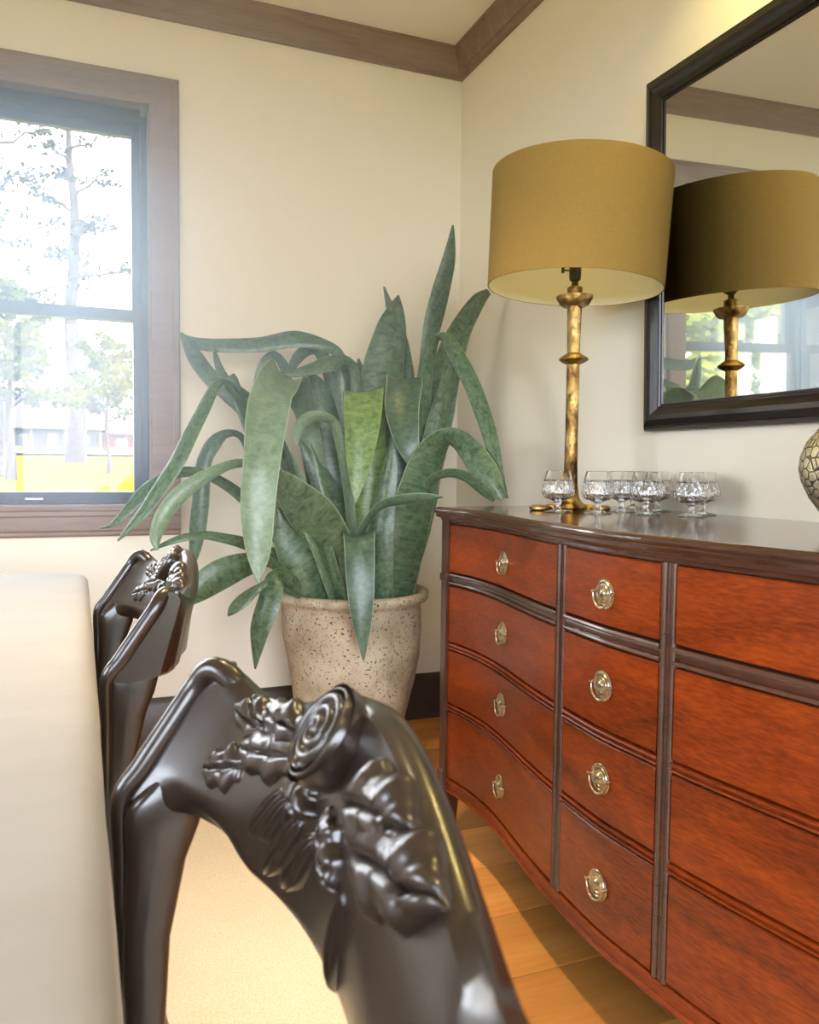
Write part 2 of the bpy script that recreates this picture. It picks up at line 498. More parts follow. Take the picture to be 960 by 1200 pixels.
def tree(x, y, h, r, label, branches, lm, lsize, clouds, lean=0.0):
    z0 = ground_z(y)
    t = thing('tree', label, 'tree', (x, y, z0))
    V = []; F = []
    path = [Vector((lean * h * (k / 8) ** 1.4 + 0.04 * h * 0.2 * math.sin(k * 1.7), 0.03 * h * 0.2 * math.cos(k * 2.1), h * k / 8 - (0.2 if k == 0 else 0))) for k in range(9)]
    tube(V, F, path, [r * (1.25 if k == 0 else 1) * (1 - 0.85 * k / 8) for k in range(9)], 9)
    LV = []; LF = []
    for (hz, ln, ang, rise) in branches:
        k = hz / h * 8; i = min(int(k), 7); p = path[i].lerp(path[i + 1], k - i)
        d = Vector((math.cos(ang), math.sin(ang), rise)).normalized()
        q = [p]
        for s in range(1, 6):
            q.append(p + d * ln * s / 5 + Vector((random.gauss(0, .04), random.gauss(0, .04), random.gauss(0, .04) + 0.02 * s)) * ln)
        rb = r * 0.30 * (1 - 0.5 * hz / h)
        tube(V, F, q, [rb * (1 - 0.8 * s / 5) for s in range(6)], 6)
        for s in (2, 3, 4, 5):
            e = q[s] + Vector((random.gauss(0, .18), random.gauss(0, .18), random.gauss(0.05, .1))) * ln
            tube(V, F, [q[s], (q[s] + e) / 2 + Vector((0, 0, .03 * ln)), e], [rb * .3, rb * .2, rb * .1], 5)
            cs, nn, sp = clouds
            leaf_cloud(LV, LF, e, (sp * ln, sp * ln, sp * ln * .6), nn, lsize)
            leaf_cloud(LV, LF, q[s], (sp * ln, sp * ln, sp * ln * .6), nn // 2, lsize)
    obj('trunk', mesh_py('trunk', V, F, 60), M_BARK, t)
    f = obj('foliage', mesh_py('foliage', LV, LF), lm, t); f['kind'] = 'stuff'
    return t


def spread(n, h0, h1, l0, l1, r0, r1):
    out = []
    for i in range(n):
        f = i / max(n - 1, 1)
        out.append((h0 + (h1 - h0) * f, (l0 + (l1 - l0) * f) * random.uniform(.75, 1.2), i * 2.4 + random.uniform(-.4, .4), r0 + (r1 - r0) * f))
    return out


tree(-3.52, 25.8, 5.6, 0.16, 'small bright yellow-green leafy tree outside the window, in front of the porch', spread(12, 2.2, 5.2, 2.2, 1.2, .35, .9), M_LEAF_Y, .11, (1, 60, .26))
tree(-1.65, 35.8, 17.5, 0.40, 'tall thick-trunked pine in the middle of the lawn, seen through the window', spread(14, 8.0, 17.0, 2.6, 1.6, .25, .6), M_LEAF_P, .11, (1, 22, .20))
tree(-0.49, 28.9, 4.6, 0.085, 'slim young tree on the lawn closest to the right edge of the window glass', spread(11, 1.9, 4.2, 1.6, .9, .4, .9), M_LEAF_Y, .10, (1, 48, .28), -0.02)
tree(-4.15, 27.0, 16.0, 0.30, 'tall bare-limbed pine at the left edge of the window view', spread(17, 6.0, 15.5, 4.2, 2.4, .15, .5), M_LEAF_P, .09, (1, 16, .17))
tree(-9.5, 40.0, 15.0, 0.35, 'tall pine further left beyond the window, behind the bare-limbed one', spread(14, 6.0, 14.5, 4.5, 2.4, .2, .5), M_LEAF_P, .12, (1, 24, .2))
tree(-14.5, 30.0, 9.0, 0.25, 'round leafy tree seen through the far half of the window, left of the pines', spread(14, 2.6, 8.6, 3.6, 2.0, .3, .9), M_LEAF_Y, .14, (1, 60, .26))

for x_, y_, h_, lb in ((-19.0, 21.0, 8.5, 'bright leafy tree far to the left of the window, seen only in the wall mirror'), (-25.5, 25.0, 10.0, 'tall leafy tree reflected in the mirror behind the lamp stem'), (-33.0, 27.0, 9.5, 'leafy tree reflected at the right edge of the mirror glass')):
    tree(x_, y_, h_, 0.24, lb, spread(15, 1.6, h_ * .92, 3.4, 2.0, .25, .9), M_LEAF_B, .17, (1, 70, .27))

# house across the lawn
HB = Vector((-4.0, 103.0, ground_z(103.0)))
hs = thing('house', 'low white house with a porch and grey roof across the lawn, seen through the window', 'house', HB)
M_WHITE = plain('white_siding', (0.09, 0.086, 0.085), 0.8, Specular_IOR_Level=0.0); M_BRICK = plain('red_brick_wall', (0.065, 0.021, 0.016), 0.9, Specular_IOR_Level=0.0)
M_ROOF = plain('weathered_roof', (0.050, 0.043, 0.046), 0.9, Specular_IOR_Level=0.0); M_DARK = plain('dark_window_glass', (0.05, 0.06, 0.07), 0.1); M_DOORR = plain('brown_front_door', (0.20, 0.09, 0.06), 0.5)
obj('wall', box_mesh(-17, 5.2, 0, 9, -0.5, 2.7), M_WHITE, hs)
obj('brick_wing', box_mesh(5.2, 9.6, -0.6, 9, -0.5, 2.2), M_BRICK, hs)


def gable_roof(x0, x1, y0, y1, z, hgt):
    ym = (y0 + y1) / 2
    V = [(x0, y0, z), (x1, y0, z), (x1, y1, z), (x0, y1, z), (x0, ym, z + hgt), (x1, ym, z + hgt), (x0, y0, z - .18), (x1, y0, z - .18), (x1, y1, z - .18), (x0, y1, z - .18)]
    F = [(0, 1, 5, 4), (2, 3, 4, 5), (0, 4, 3), (1, 2, 5), (6, 7, 1, 0), (7, 8, 2, 1), (8, 9, 3, 2), (9, 6, 0, 3), (9, 8, 7, 6)]
    return mesh_py('roof', V, F)


obj('roof', gable_roof(-17.6, 5.6, -2.4, 9.6, 2.75, 4.1), M_ROOF, hs)
obj('roof', gable_roof(5.0, 10.2, -1.2, 9.6, 2.35, 2.3), M_ROOF, hs)
obj('porch_floor', box_mesh(-17, 5.2, -2.2, 0, -0.5, 0.1), M_WHITE, hs)
for xc in (-16.5, -13, -9.5, -6, -2.6, 1.0, 4.9):
    obj('porch_column', box_mesh(xc - .14, xc + .14, -2.1, -1.82, 0.1, 2.6), M_WHITE, hs)
for xc in (-14.6, -11, -7.4, -3.6, 3.2):
    w = obj('window', box_mesh(xc - .65, xc + .65, -0.08, 0.02, 0.6, 2.1), M_WHITE, hs); obj('pane', box_mesh(xc - .52, xc + .52, -0.11, -0.07, 0.72, 2.0), M_DARK, w)
w = obj('window', box_mesh(6.7, 8.0, -0.68, -0.58, 0.5, 1.8), M_WHITE, hs); obj('pane', box_mesh(6.85, 7.85, -0.71, -0.67, 0.62, 1.7), M_DARK, w)
obj('front_door', box_mesh(-0.95, 0.15, -0.1, 0.02, 0.1, 2.2), M_DOORR, hs)
for i, (x0, x1, lb) in enumerate(((-9.2, -2.2, 'clipped green hedge below the left of the house porch'), (0.8, 5.2, 'clipped green hedge between the porch door and the brick wing'), (5.6, 9.4, 'low hedge in front of the red brick wing'))):
    LV = []; LF = []
    for k in range(int((x1 - x0) / .6)):
        leaf_cloud(LV, LF, Vector((.3 + k * .6, 0, .4)), (.5, .6, .5), 60, .12)
    hd = thing('hedge', lb, 'hedge', (HB.x + x0, HB.y - 3.4, HB.z - 0.3))
    f = obj('foliage', mesh_py('foliage', LV, LF), M_HEDGE, hd); f['kind'] = 'stuff'
    obj('core', box_mesh(0.1, x1 - x0 - .1, -.4, .4, 0, .75, .1), M_HEDGE, hd)

# unseen ceiling cans, added to go with the warm fill lights
for x_, y_, lb in ((-1.08, -1.60, 'unseen warm ceiling light added over the aisle, on the plant side'), (-1.08, -3.60, 'unseen warm ceiling light added over the aisle, on the viewer side'), (-.26, -1.75, 'unseen yellow light added in the ceiling to brighten the wall above the mirror')):
    cn = thing('unseen_downlight', lb, 'ceiling light', (x_, y_, H - .0005), 'added unseen ceiling lights')
    obj('trim_ring', lathe('trim_ring', [(.060, 0), (.085, 0), (.084, -.006), (.064, -.008), (.060, -.004), (.060, 0)], 32, 40), plain('white_trim_ring', (.75, .73, .70), .5), cn)
    obj('reflector', lathe('reflector', [(0, -.0008), (.059, -.0008), (.059, -.003), (0, -.0012)], 32, 40), plain('pale_reflector', (.8, .78, .7), .4), cn)

# ------------------------------------------------------------------ sideboard (serpentine front)
YC = -1.88
SX = [(-.70, -.521)]
CURVE = [(0, -.583), (.10, -.578), (.17, -.573), (.27, -.562), (.37, -.547), (.48, -.530), (.55, -.5225), (.61, -.520), (.68, -.5215), (.79, -.536), (.86, -.548)]


def fx(yv):
    s = abs(yv - YC)
    for (a, xa), (b, xb) in zip(CURVE, CURVE[1:]):
        if s <= b:
            i = CURVE.index((a, xa)); ma = 0 if i == 0 else (xb - CURVE[i - 1][1]) / (b - CURVE[i - 1][0])
            j = i + 1; mb = (CURVE[j + 1][1] - xa) / (CURVE[j + 1][0] - a) if j + 1 < len(CURVE) else (xb - xa) / (b - a)
            h = b - a; t = (s - a) / h
            return (2 * t ** 3 - 3 * t * t + 1) * xa + (t ** 3 - 2 * t * t + t) * h * ma + (-2 * t ** 3 + 3 * t * t) * xb + (t ** 3 - t * t) * h * mb
    return CURVE[-1][1]


def serp(name, prof, y0, y1, n=14, angle=35):
    """sweep profile (proud, z) along the serpentine front; proud > 0 is towards the room"""
    V = []; F = []; rings = []
    for i in range(n + 1):
        yy = y0 + (y1 - y0) * i / n
        rings.append([Vector((fx(yy) - d, yy, z)) for d, z in prof])
    loft(V, F, rings); return fix(mesh_py(name, V, F), angle)


def mahogany(name, c1, c2, c3, rough, spec=0.5, coat=0.25):
    n = N(name); v = n.vec('Object', (6, 1.2, 6)); f = n.noise(v, 1.6, 5, 0.6, 0.9)
    g = n.noise(n.vec('Object', (30, 9, 60)), 4.0, 3, 0.6)
    c = n.ramp(f, [(0.28, c1), (0.5, c2), (0.75, c3)]); c = n.mix(0.35, c, n.ramp(g, [(0.35, c1), (0.65, c3)]))
    n.set(Base_Color=c, Roughness=rough, Specular_IOR_Level=spec, Coat_Weight=coat, Coat_Roughness=0.14)
    return n.bump(g, 0.04, 0.002).m


M_MAHO = mahogany('mahogany_drawer', (0.045, 0.006, 0.0012), (0.16, 0.022, 0.0022), (0.29, 0.050, 0.004), 0.32, 0.25, 0.06)
M_MAHOD = mahogany('dark_mahogany_case', (0.028, 0.010, 0.006), (0.050, 0.017, 0.009), (0.085, 0.028, 0.013), 0.26)
M_MAHOT = mahogany('mahogany_top', (0.030, 0.012, 0.007), (0.048, 0.019, 0.010), (0.070, 0.028, 0.015), 0.10)
M_REVEAL = plain('dark_drawer_reveal', (0.010, 0.005, 0.004), 0.6)

SB = thing('sideboard', 'reddish mahogany serpentine-front sideboard with twelve drawers under the wall mirror', 'sideboard', (0, 0, 0))
YF, YN = -1.065, -2.695     # far and near end of the case
# carcass behind the drawers
V = []; F = []; rings = []
for z_ in (0.150, 0.917):
    ring = [Vector((fx(YF + (YN - YF) * i / 40) + 0.012, YF + (YN - YF) * i / 40, z_)) for i in range(41)]
    ring += [Vector((-0.03, YN, z_)), Vector((-0.03, YF, z_))]
    rings.append(ring)
loft(V, F, rings); obj('carcass', fix(mesh_py('carcass', V, F), 30), M_REVEAL, SB)
# top slab with a moulded edge
def top_ring(ov, z_, cant):
    R = []; ya, yb = YF + 0.022 + (ov - .025), YN - 0.022 - (ov - .025); n = 48
    for i in range(n + 1):
        yy = ya + (yb - ya) * i / n; R.append(Vector((fx(yy) - ov, yy, z_)))
    R[0].x += cant; R[-1].x += cant
    R[1].y = ya - cant * .8; R[-2].y = yb + cant * .8
    R += [Vector((-0.012, yb, z_)), Vector((-0.012, ya, z_))]
    return R


V = []; F = []
loft(V, F, [top_ring(o_, z_, .014) for o_, z_ in ((0.010, 0.9155), (0.019, 0.9155), (0.023, 0.919), (0.023, 0.926), (0.026, 0.929), (0.027, 0.934), (0.026, 0.939), (0.023, 0.942), (0.018, 0.944), (0.0165, 0.944), (-0.03, 0.944))])
obj('top', fix(mesh_py('top', V, F), 28), M_MAHOT, SB)
obj('frieze', serp('frieze', [(-.02, .900), (.003, .900), (.006, .903), (.004, .9065), (.010, .9095), (.012, .9155), (-.02, .9155)], YF - .002, YN + .002, 40), M_MAHOD, SB)
obj('base_moulding', serp('base_moulding', [(-.03, .150), (.001, .150), (.006, .153), (.006, .158), (.001, .161), (.001, .178), (.005, .181), (.005, .186), (.0, .189), (-.03, .189)], YF - .03, YN + .03, 44), M_MAHO, SB)
COLS = [(-1.097, -1.702), (-1.736, -2.027), (-2.059, -2.664)]
ROWS = [(0.764, 0.899), (0.571, 0.730), (0.400, 0.552), (0.190, 0.381)]
M_BRASS = N('antique_brass'); _f = M_BRASS.noise(M_BRASS.vec('Object'), 90, 3)
M_BRASS.set(Base_Color=M_BRASS.ramp(_f, [(.3, (0.24, 0.19, 0.115)), (.7, (0.54, 0.46, 0.32))]), Roughness=0.30, Metallic=1.0); M_BRASS = M_BRASS.m
plate_me = lathe('backplate', [(0, 0.0), (0.0275, 0.0), (0.0282, 0.0015), (0.0268, 0.003), (0.0250, 0.0022), (0.0238, 0.0026), (0.0225, 0.0045), (0.0205, 0.0045), (0.0190, 0.0028), (0.0165, 0.0032), (0.0150, 0.0052), (0.0128, 0.0050), (0.0112, 0.0034), (0.0098, 0.0046), (0.0085, 0.0062), (0.0060, 0.0080), (0.003, 0.0088), (0, 0.0090)], 40, 30,
                 lambda r, z, a, k: (r * (1 + (0.012 if r > .026 and k % 2 else 0)), z))
V = []; F = []
bp_ = [Vector((0.0250 * math.cos(a), -0.0265 * math.sin(a) + 0.001, 0.0085 + 0.002 * math.sin(a))) for a in [math.radians(-8 + 196 * i / 22) for i in range(23)]]
tube(V, F, bp_, [.0016 + .0008 * math.sin(math.pi * i / 22) for i in range(23)], 8)
for sx_ in (-1, 1):
    tube(V, F, [Vector((sx_ * .0250, .002, .0)), Vector((sx_ * .0250, .002, .0105))], [.0036, .0028], 10)
    tube(V, F, [Vector((sx_ * .0295, .002, .0085)), Vector((sx_ * .021, .002, .0085))], [.0022, .0022], 8)
bail_me = fix(mesh_py('bail', V, F), 50)


def drawer(y0, y1, z0, z1):
    g = .0025
    prof = [(-.015, z0 + g), (.0005, z0 + g), (.003, z0 + g + .0025), (.003, z1 - g - .0025), (.0005, z1 - g), (-.015, z1 - g)]
    d = obj('drawer', serp('drawer', prof, y0 - g, y1 + g, 16), M_MAHO, SB)
    yc, zc = (y0 + y1) / 2, (z0 + z1) / 2 + (.004 if z0 > .3 else -.008)
    if z0 > .7: zc = .825
    sl = (fx(yc + .02) - fx(yc - .02)) / .04
    nrm = Vector((-1, sl, 0)).normalized(); up = Vector((0, 0, 1)); rt = up.cross(nrm)
    mw = Matrix(((rt.x, up.x, nrm.x, fx(yc) - .003), (rt.y, up.y, nrm.y, yc), (rt.z, up.z, nrm.z, zc), (0, 0, 0, 1)))
    for nm, me in (('backplate', plate_me), ('bail', bail_me)):
        o = obj(nm, me, M_BRASS, d); o.matrix_local = mw


for (y0, y1) in COLS:
    for (z0, z1) in ROWS: drawer(y0, y1, z0, z1)
    for k, (lo, hi) in enumerate(((.730, .764), (.552, .571), (.381, .400))):
        if k == 0:
            pr = [(-.012, lo + .001), (.001, lo + .001), (.005, lo + .003), (.006, lo + .006), (.005, lo + .009), (.0005, lo + .0105), (.0015, lo + .013), (.0015, lo + .020), (.0005, lo + .0225), (.005, lo + .024), (.0065, lo + .028), (.005, lo + .032), (.001, lo + .033), (-.012, lo + .033)]
        else:
            pr = [(-.012, lo + .001), (.001, lo + .001), (.0045, lo + .0025), (.0055, lo + .0045), (.0045, lo + .0065), (.0005, lo + .008), (.0005, lo + .011), (.0045, lo + .0125), (.0055, lo + .0145), (.0045, lo + .0165), (.001, lo + .018), (-.012, lo + .018)]
        obj('bead_rail', serp('bead_rail', pr, y0, y1, 16), M_MAHOD if k == 0 else M_MAHO, SB)
for (ya, yb) in ((-1.702, -1.736), (-2.027, -2.059)):
    V = []; F = []; w_ = ya - yb
    pr = [(0, -.012), (0, .001), (.07, .005), (.16, .0065), (.25, .005), (.32, .0005), (.42, .0025), (.5, .0035), (.58, .0025), (.68, .0005), (.75, .005), (.84, .0065), (.93, .005), (1, .001), (1, -.012)]
    rings = [[Vector((fx(ya - w_ * a) - d, ya - w_ * a, z_)) for a, d in pr] for z_ in (.189, .900)]
    loft(V, F, rings); obj('stile', fix(mesh_py('stile', V, F), 30), M_MAHOD, SB)
# corner posts running down into tapered legs
for (yy, sg) in ((-1.065, -1), (-2.695, 1)):
    for (xa, xb, front) in ((-.546, -.500, True), (-.062, -.020, False)):
        yo, yi = yy, yy + sg * .031
        V = []; F = []
        def sq(x0, x1, a, b, z_): return [Vector((x0, a, z_)), Vector((x1, a, z_)), Vector((x1, b, z_)), Vector((x0, b, z_))]
        rings = [sq(xa, xb, yo, yi, .9155), sq(xa, xb, yo, yi, .212), sq(xa - .004, xb + .002, yo - sg * .004, yi, .206), sq(xa - .004, xb + .002, yo - sg * .004, yi, .130), sq(xa, xb, yo, yi, .124), sq(xa + .010, xb - .008, yo + sg * .006, yi - sg * .004, 0.0)]
        if front: rings = [sq(xa, xb, yo, yi, .9155), sq(xa, xb, yo, yi, .762), sq(xa - .003, xb, yo - sg * .003, yi, .758), sq(xa - .003, xb, yo - sg * .003, yi, .742), sq(xa, xb, yo, yi, .738)] + rings[1:]
        loft(V, F, rings); obj('leg', fix(mesh_py('leg', V, F), 20), M_MAHOD, SB)
    sd = obj('side_panel', box_mesh(-.505, -.055, min(yy + sg * .004, yy + sg * .022), max(yy + sg * .004, yy + sg * .022), .15, .9155), M_MAHOD, SB)

# ------------------------------------------------------------------ mirror
MT = 0.0217
MR = thing('wall_mirror', 'large rectangular wall mirror in a moulded black-brown wooden frame', 'mirror', (-0.010, -1.885, 1.158))
MR.rotation_euler = (0, -MT, 0)
MYH, MZH = 0.625, 0.935       # half width, height
FP = [(0.0, 0.0), (0.0, .012), (.006, .020), (.011, .020), (.013, .026), (.019, .028), (.030, .031), (.042, .029), (.052, .024), (.060, .018), (.064, .018), (.066, .0135), (.071, .0135), (.073, .009), (.0765, .009), (.0765, 0)]


def frame_ring(a, d):
    return [Vector((-d, MYH - a, a)), Vector((-d, -MYH + a, a)), Vector((-d, -MYH + a, MZH - a)), Vector((-d, MYH - a, MZH - a))]


M_BLACKW = wood('black_brown_frame', (0.006, 0.0035, 0.0025), (0.010, 0.006, 0.0045), (0.017, 0.010, 0.007), 2, 0.30, (10, 2, 2), 0.0)
V = []; F = []
R = [frame_ring(a, d) for a, d in FP]
for r_ in R: V.extend(r_)
for i in range(len(R) - 1):
    for k in range(4): F.append((i * 4 + k, i * 4 + (k + 1) % 4, (i + 1) * 4 + (k + 1) % 4, (i + 1) * 4 + k))
obj('mirror_frame', fix(mesh_py('mirror_frame', V, F), 9), M_BLACKW, MR)
M_MIRROR = plain('silvered_glass', (0.80, 0.80, 0.74), 0.015, Metallic=1.0)
obj('mirror_glass', box_mesh(-.010, -.004, -MYH + .07, MYH - .07, .07, MZH - .07), M_MIRROR, MR)

# ------------------------------------------------------------------ table lamp
LP = thing('table_lamp', 'tall hammered gold table lamp with a drum shade on the sideboard', 'lamp', (-0.286, -1.302, 0.944))
n = N('hammered_gold'); f1 = n.noise(n.vec('Object'), 55, 4, .6); f2 = n.noise(n.vec('Object', (1, 1, .5)), 24, 3)
n.set(Base_Color=n.ramp(f2, [(.36, (.05, .026, .009)), (.48, (.26, .145, .045)), (.66, (.55, .38, .14))]), Roughness=.34, Metallic=1.0); n.bump(f1, .9, .008); M_GOLD = n.m


def wob(amp):
    return lambda r, z, a, k: (r * (1 + amp * noise.noise(Vector((math.cos(a) * 2, math.sin(a) * 2, z * 26)))), z)


obj('stem', lathe('stem', [(0, .004), (.044, .004), (.047, .008), (.044, .014), (.034, .020), (.026, .028), (.021, .042), (.0185, .065), (.0172, .10), (.0165, .20), (.0160, .30), (.0162, .370), (.0165, .378), (.030, .384), (.0385, .3905), (.0365, .395), (.026, .402), (.0165, .408), (.0165, .43), (.0180, .50), (.0190, .530), (0, .530)], 24, 45, wob(.14)), M_GOLD, LP)
obj('bobeche', lathe('bobeche', [(0, .526), (.030, .526), (.038, .532), (.0475, .549), (.0470, .553), (.040, .554), (.020, .553), (.019, .556), (.0195, .574), (.016, .577), (0, .577)], 28, 40, wob(.06)), M_GOLD, LP)
# three low pads of the foot, joined to the stem by short arms
for k, a in enumerate((math.radians(163), math.radians(343), math.radians(73))):
    px_, py_ = .078 * math.cos(a), .078 * math.sin(a)
    me = lathe('foot_pad', [(0, 0), (.024, 0), (.031, .004), (.030, .009), (.022, .013), (0, .015)], 24, 45, wob(.08))
    V = [v.co + Vector((px_, py_, 0)) for v in me.vertices]; F = [tuple(p_.vertices) for p_ in me.polygons]
    tube(V, F, [Vector((0, 0, .006)), Vector((px_ * .8, py_ * .8, .006))], [.010, .010], 8)
    obj('foot_pad', fix(mesh_py('foot_pad', V, F), 45), M_GOLD, LP)
M_SOCK = plain('dark_brass_socket', (.10, .085, .06), .35, Metallic=1.0)
obj('socket', lathe('socket', [(0, .575), (.0085, .575), (.0085, .590), (.014, .594), (.0155, .604), (.0155, .640), (.012, .644), (0, .644)], 20, 40), M_SOCK, LP)
V = []; F = []; tube(V, F, [Vector((-.014, 0, .618)), Vector((-.032, .008, .618))], .003, 8); tube(V, F, [Vector((-.032, .008, .611)), Vector((-.032, .008, .625))], .004, 8)
obj('switch_key', fix(mesh_py('switch_key', V, F), 50), M_SOCK, LP)
V = []; F = []
for s in (-1, 1):
    tube(V, F, [Vector((s * .016 * .3, s * .016, .597)), Vector((s * .010, s * .030, .615)), Vector((s * .018, s * .055, .66)), Vector((s * .018, s * .055, .80)), Vector((s * .006, s * .02, .865)), Vector((0, 0, .872))], .0022, 8)
obj('harp', fix(mesh_py('harp', V, F), 60), M_SOCK, LP)
bulb = obj('bulb', lathe('bulb', [(0, .64), (.012, .642), (.014, .655), (.024, .69), (.029, .712), (.026, .733), (.014, .748), (0, .752)], 24, 60), plain('frosted_bulb', (.8, .78, .72), .35), LP)
n = N('linen_shade'); v1 = n.noise(n.vec('UV', (900, 40, 1)), 1, 2); v2 = n.noise(n.vec('UV', (40, 700, 1)), 1, 2)
mixv = n.mix(.5, v1, v2); c = n.ramp(mixv, [(.3, (.32, .20, .042)), (.7, (.41, .265, .068))])
n.set(Base_Color=c, Roughness=.85); n.bump(mixv, .15, .001)
tl = n.new('ShaderNodeBsdfTranslucent'); n.link(c, tl.inputs['Color']); mx = n.new('ShaderNodeMixShader'); mx.inputs[0].default_value = .34
n.link(n.b.outputs[0], mx.inputs[1]); n.link(tl.outputs[0], mx.inputs[2]); n.link(mx.outputs[0], n.out.inputs['Surface']); M_LINEN = n.m
M_LINER = plain('white_shade_lining', (.74, .70, .60), .8)
SHZ0, SHZ1, SR0, SR1 = .572, .860, .2235, .2280
shade_me = lathe('lamp_shade', [(SR0 - .003, SHZ0), (SR0, SHZ0), (SR1, SHZ1), (SR1 - .003, SHZ1), (SR0 - .0028, SHZ0 + .0008)], 72, 40)
uvl = shade_me.uv_layers.new(name='UVMap')
for lp in shade_me.loops:
    c_ = shade_me.vertices[lp.vertex_index].co; uvl.data[lp.index].uv = (math.atan2(c_.y, c_.x) / 6.2832 + .5, c_.z)
shade_me.materials.append(M_LINEN); shade_me.materials.append(M_LINER)
for p_ in shade_me.polygons:
    nn = p_.normal; cc = p_.center
    if nn.x * cc.x + nn.y * cc.y < -0.01 * 0 and abs(nn.z) < .6: p_.material_index = 1
sh = obj('lamp_shade', shade_me, None, LP)
sh.matrix_local = Matrix.Translation((0.0, 0.0, .60)) @ Matrix.Rotation(math.radians(2.6), 4, Vector((.37, .93, 0))) @ Matrix.Translation((0, 0, -.60))
V = []; F = []
for a in (0, 2.094, 4.189):
    tube(V, F, [Vector((0, 0, .872)), Vector((math.cos(a) * (SR1 - .004), math.sin(a) * (SR1 - .004), SHZ1 - .006))], .0016, 6)
tube(V, F, [Vector((0, 0, .866)), Vector((0, 0, .885))], [.008, .006], 10)
obj('spider', fix(mesh_py('spider', V, F), 60), M_SOCK, sh)

# ------------------------------------------------------------------ cut-crystal brandy glasses
n = N('cut_crystal'); n.set(Base_Color=(1, 1, 1), Roughness=0.0, Transmission_Weight=1.0, IOR=1.52); M_CRYS = n.m


def cut(r, z, a, k):
    if .032 < z < .088:
        d = math.sin(math.pi * (z - .032) / .056)
        w_ = abs(((k / 96 * 16 + (z * 30)) % 1) - .5) * 2; w2 = abs(((k / 96 * 16 - (z * 30)) % 1) - .5) * 2
        return (r - .0030 * d * (max(0, 1 - 3.2 * min(w_, w2))), z)
    return r, z


bowl_prof = [(0, .026), (.006, .026), (.012, .0275), (.022, .032)] + [(.022 + (.0405 - .022) * math.sin(math.pi / 2 * t),   .032 + .020 * (1 - math.cos(math.pi / 2 * t))) for t in [i / 10 for i in range(1, 11)]] + [(.0405 - .0115 * ((i / 12) ** 1.35), .052 + .050 * i / 12) for i in range(1, 13)]
inner = [(r - (.0035 if z < .08 else .0018), z + (.004 if z < .045 else 0)) for r, z in bowl_prof if r > .0215]
bowl_me = lathe('bowl', bowl_prof + [(bowl_prof[-1][0] - .0008, .1028)] + inner[::-1] + [(.010, .0345), (0, .0335)], 96, 22, lambda r, z, a, k: cut(r, z, a, k))
foot_me = lathe('foot', [(0, 0), (.034, 0), (.0345, .0012), (.030, .0028), (.016, .0055), (.0075, .009), (.0055, .014), (.0060, .019), (.0085, .024), (.010, .0268), (0, .0262)], 48, 30)
GL = [(-.372, -1.378, 'first cut-crystal brandy glass, standing alone left of the lamp stem'), (-.300, -1.445, 'cut-crystal brandy glass in the front row, just right of the lamp stem'), (-.215, -1.518, 'cut-crystal brandy glass in the front row, third from the plant end'),
      (-.157, -1.610, 'cut-crystal brandy glass at the mirror end of the front row'), (-.190, -1.390, 'cut-crystal brandy glass behind the one right of the lamp stem'), (-.065, -1.272, 'rear cut-crystal brandy glass half hidden between two front-row glasses, nearest the wall'),
      (-.085, -1.400, 'cut-crystal brandy glass behind the third glass of the front row'), (-.074, -1.553, 'cut-crystal brandy glass at the mirror end of the back row')]
for (gx, gy, lb) in GL:
    g = thing('brandy_glass', lb, 'glass', (gx, gy, .9445), 'cut-crystal brandy glasses on the sideboard')
    g.rotation_euler = (0, 0, random.uniform(0, 3))
    obj('bowl', bowl_me, M_CRYS, g); obj('foot', foot_me, M_CRYS, g)

# ------------------------------------------------------------------ engraved vase at the right
n = N('engraved_metal'); vo = n.new('ShaderNodeTexVoronoi', feature='DISTANCE_TO_EDGE'); vo.inputs['Scale'].default_value = 60; n.link(n.vec('Object'), vo.inputs['Vector'])
wv = n.noise(n.vec('Object'), 120, 3, .6, 2.5)
h_ = n.mix(.5, n.ramp(vo.outputs['Distance'], [(0, (0, 0, 0)), (.12, (1, 1, 1))]), wv)
n.set(Base_Color=n.ramp(h_, [(.35, (.05, .045, .03)), (.65, (.50, .44, .30))]), Roughness=.35, Metallic=.85); n.bump(h_, .6, .004)
VS = thing('vase', 'round engraved silvery-brass vase standing on the sideboard below the mirror', 'vase', (-.20, -2.06, .944))
obj('body', lathe('body', [(0, 0), (.036, 0), (.040, .004), (.037, .010), (.033, .016), (.040, .030), (.062, .060), (.076, .090), (.081, .112), (.079, .135), (.069, .162), (.050, .186), (.033, .200), (.029, .215), (.031, .232), (.042, .248), (.045, .252), (.041, .252), (.028, .232), (.025, .215), (0, .21)], 48, 40), n.m, VS)

# ------------------------------------------------------------------ potted snake plant
PC = Vector((-.575, -.358, 0))
PT = thing('potted_plant', 'large snake plant with long drooping leaves in a speckled grey stone pot, in the corner', 'plant', PC)
n = N('speckled_stone'); a_ = n.noise(n.vec('Object'), 5, 5, .6); b_ = n.noise(n.vec('Object'), 130, 2, .5); d_ = n.noise(n.vec('Object', (1, 1, .6)), 14, 4, .7)
c = n.ramp(a_, [(.3, (.27, .21, .135)), (.5, (.44, .36, .25)), (.72, (.58, .50, .38))]); c = n.mix(n.ramp(d_, [(.55, (0, 0, 0)), (.8, (.55, .55, .55))]), c, (.13, .11, .075))
pit = n.ramp(b_, [(.345, (0, 0, 0)), (.385, (1, 1, 1))])
c = n.mix(pit, (.07, .06, .045), c)
n.set(Base_Color=c, Roughness=.92); n.bump(n.mix(.6, pit, d_), .5, .006); M_STONE = n.m


def potwob(r, z, a, k):
    if r < .1 or z < .02: return r, z
    p_ = Vector((math.cos(a) * 1.6, math.sin(a) * 1.6, z * 4)); f_ = noise.noise(p_) * .010 + .006 * noise.noise(p_ * 3)
    sw = .008 * math.sin(a * 5 + z * 9) if z < .5 else 0
    return r + f_ + sw, z


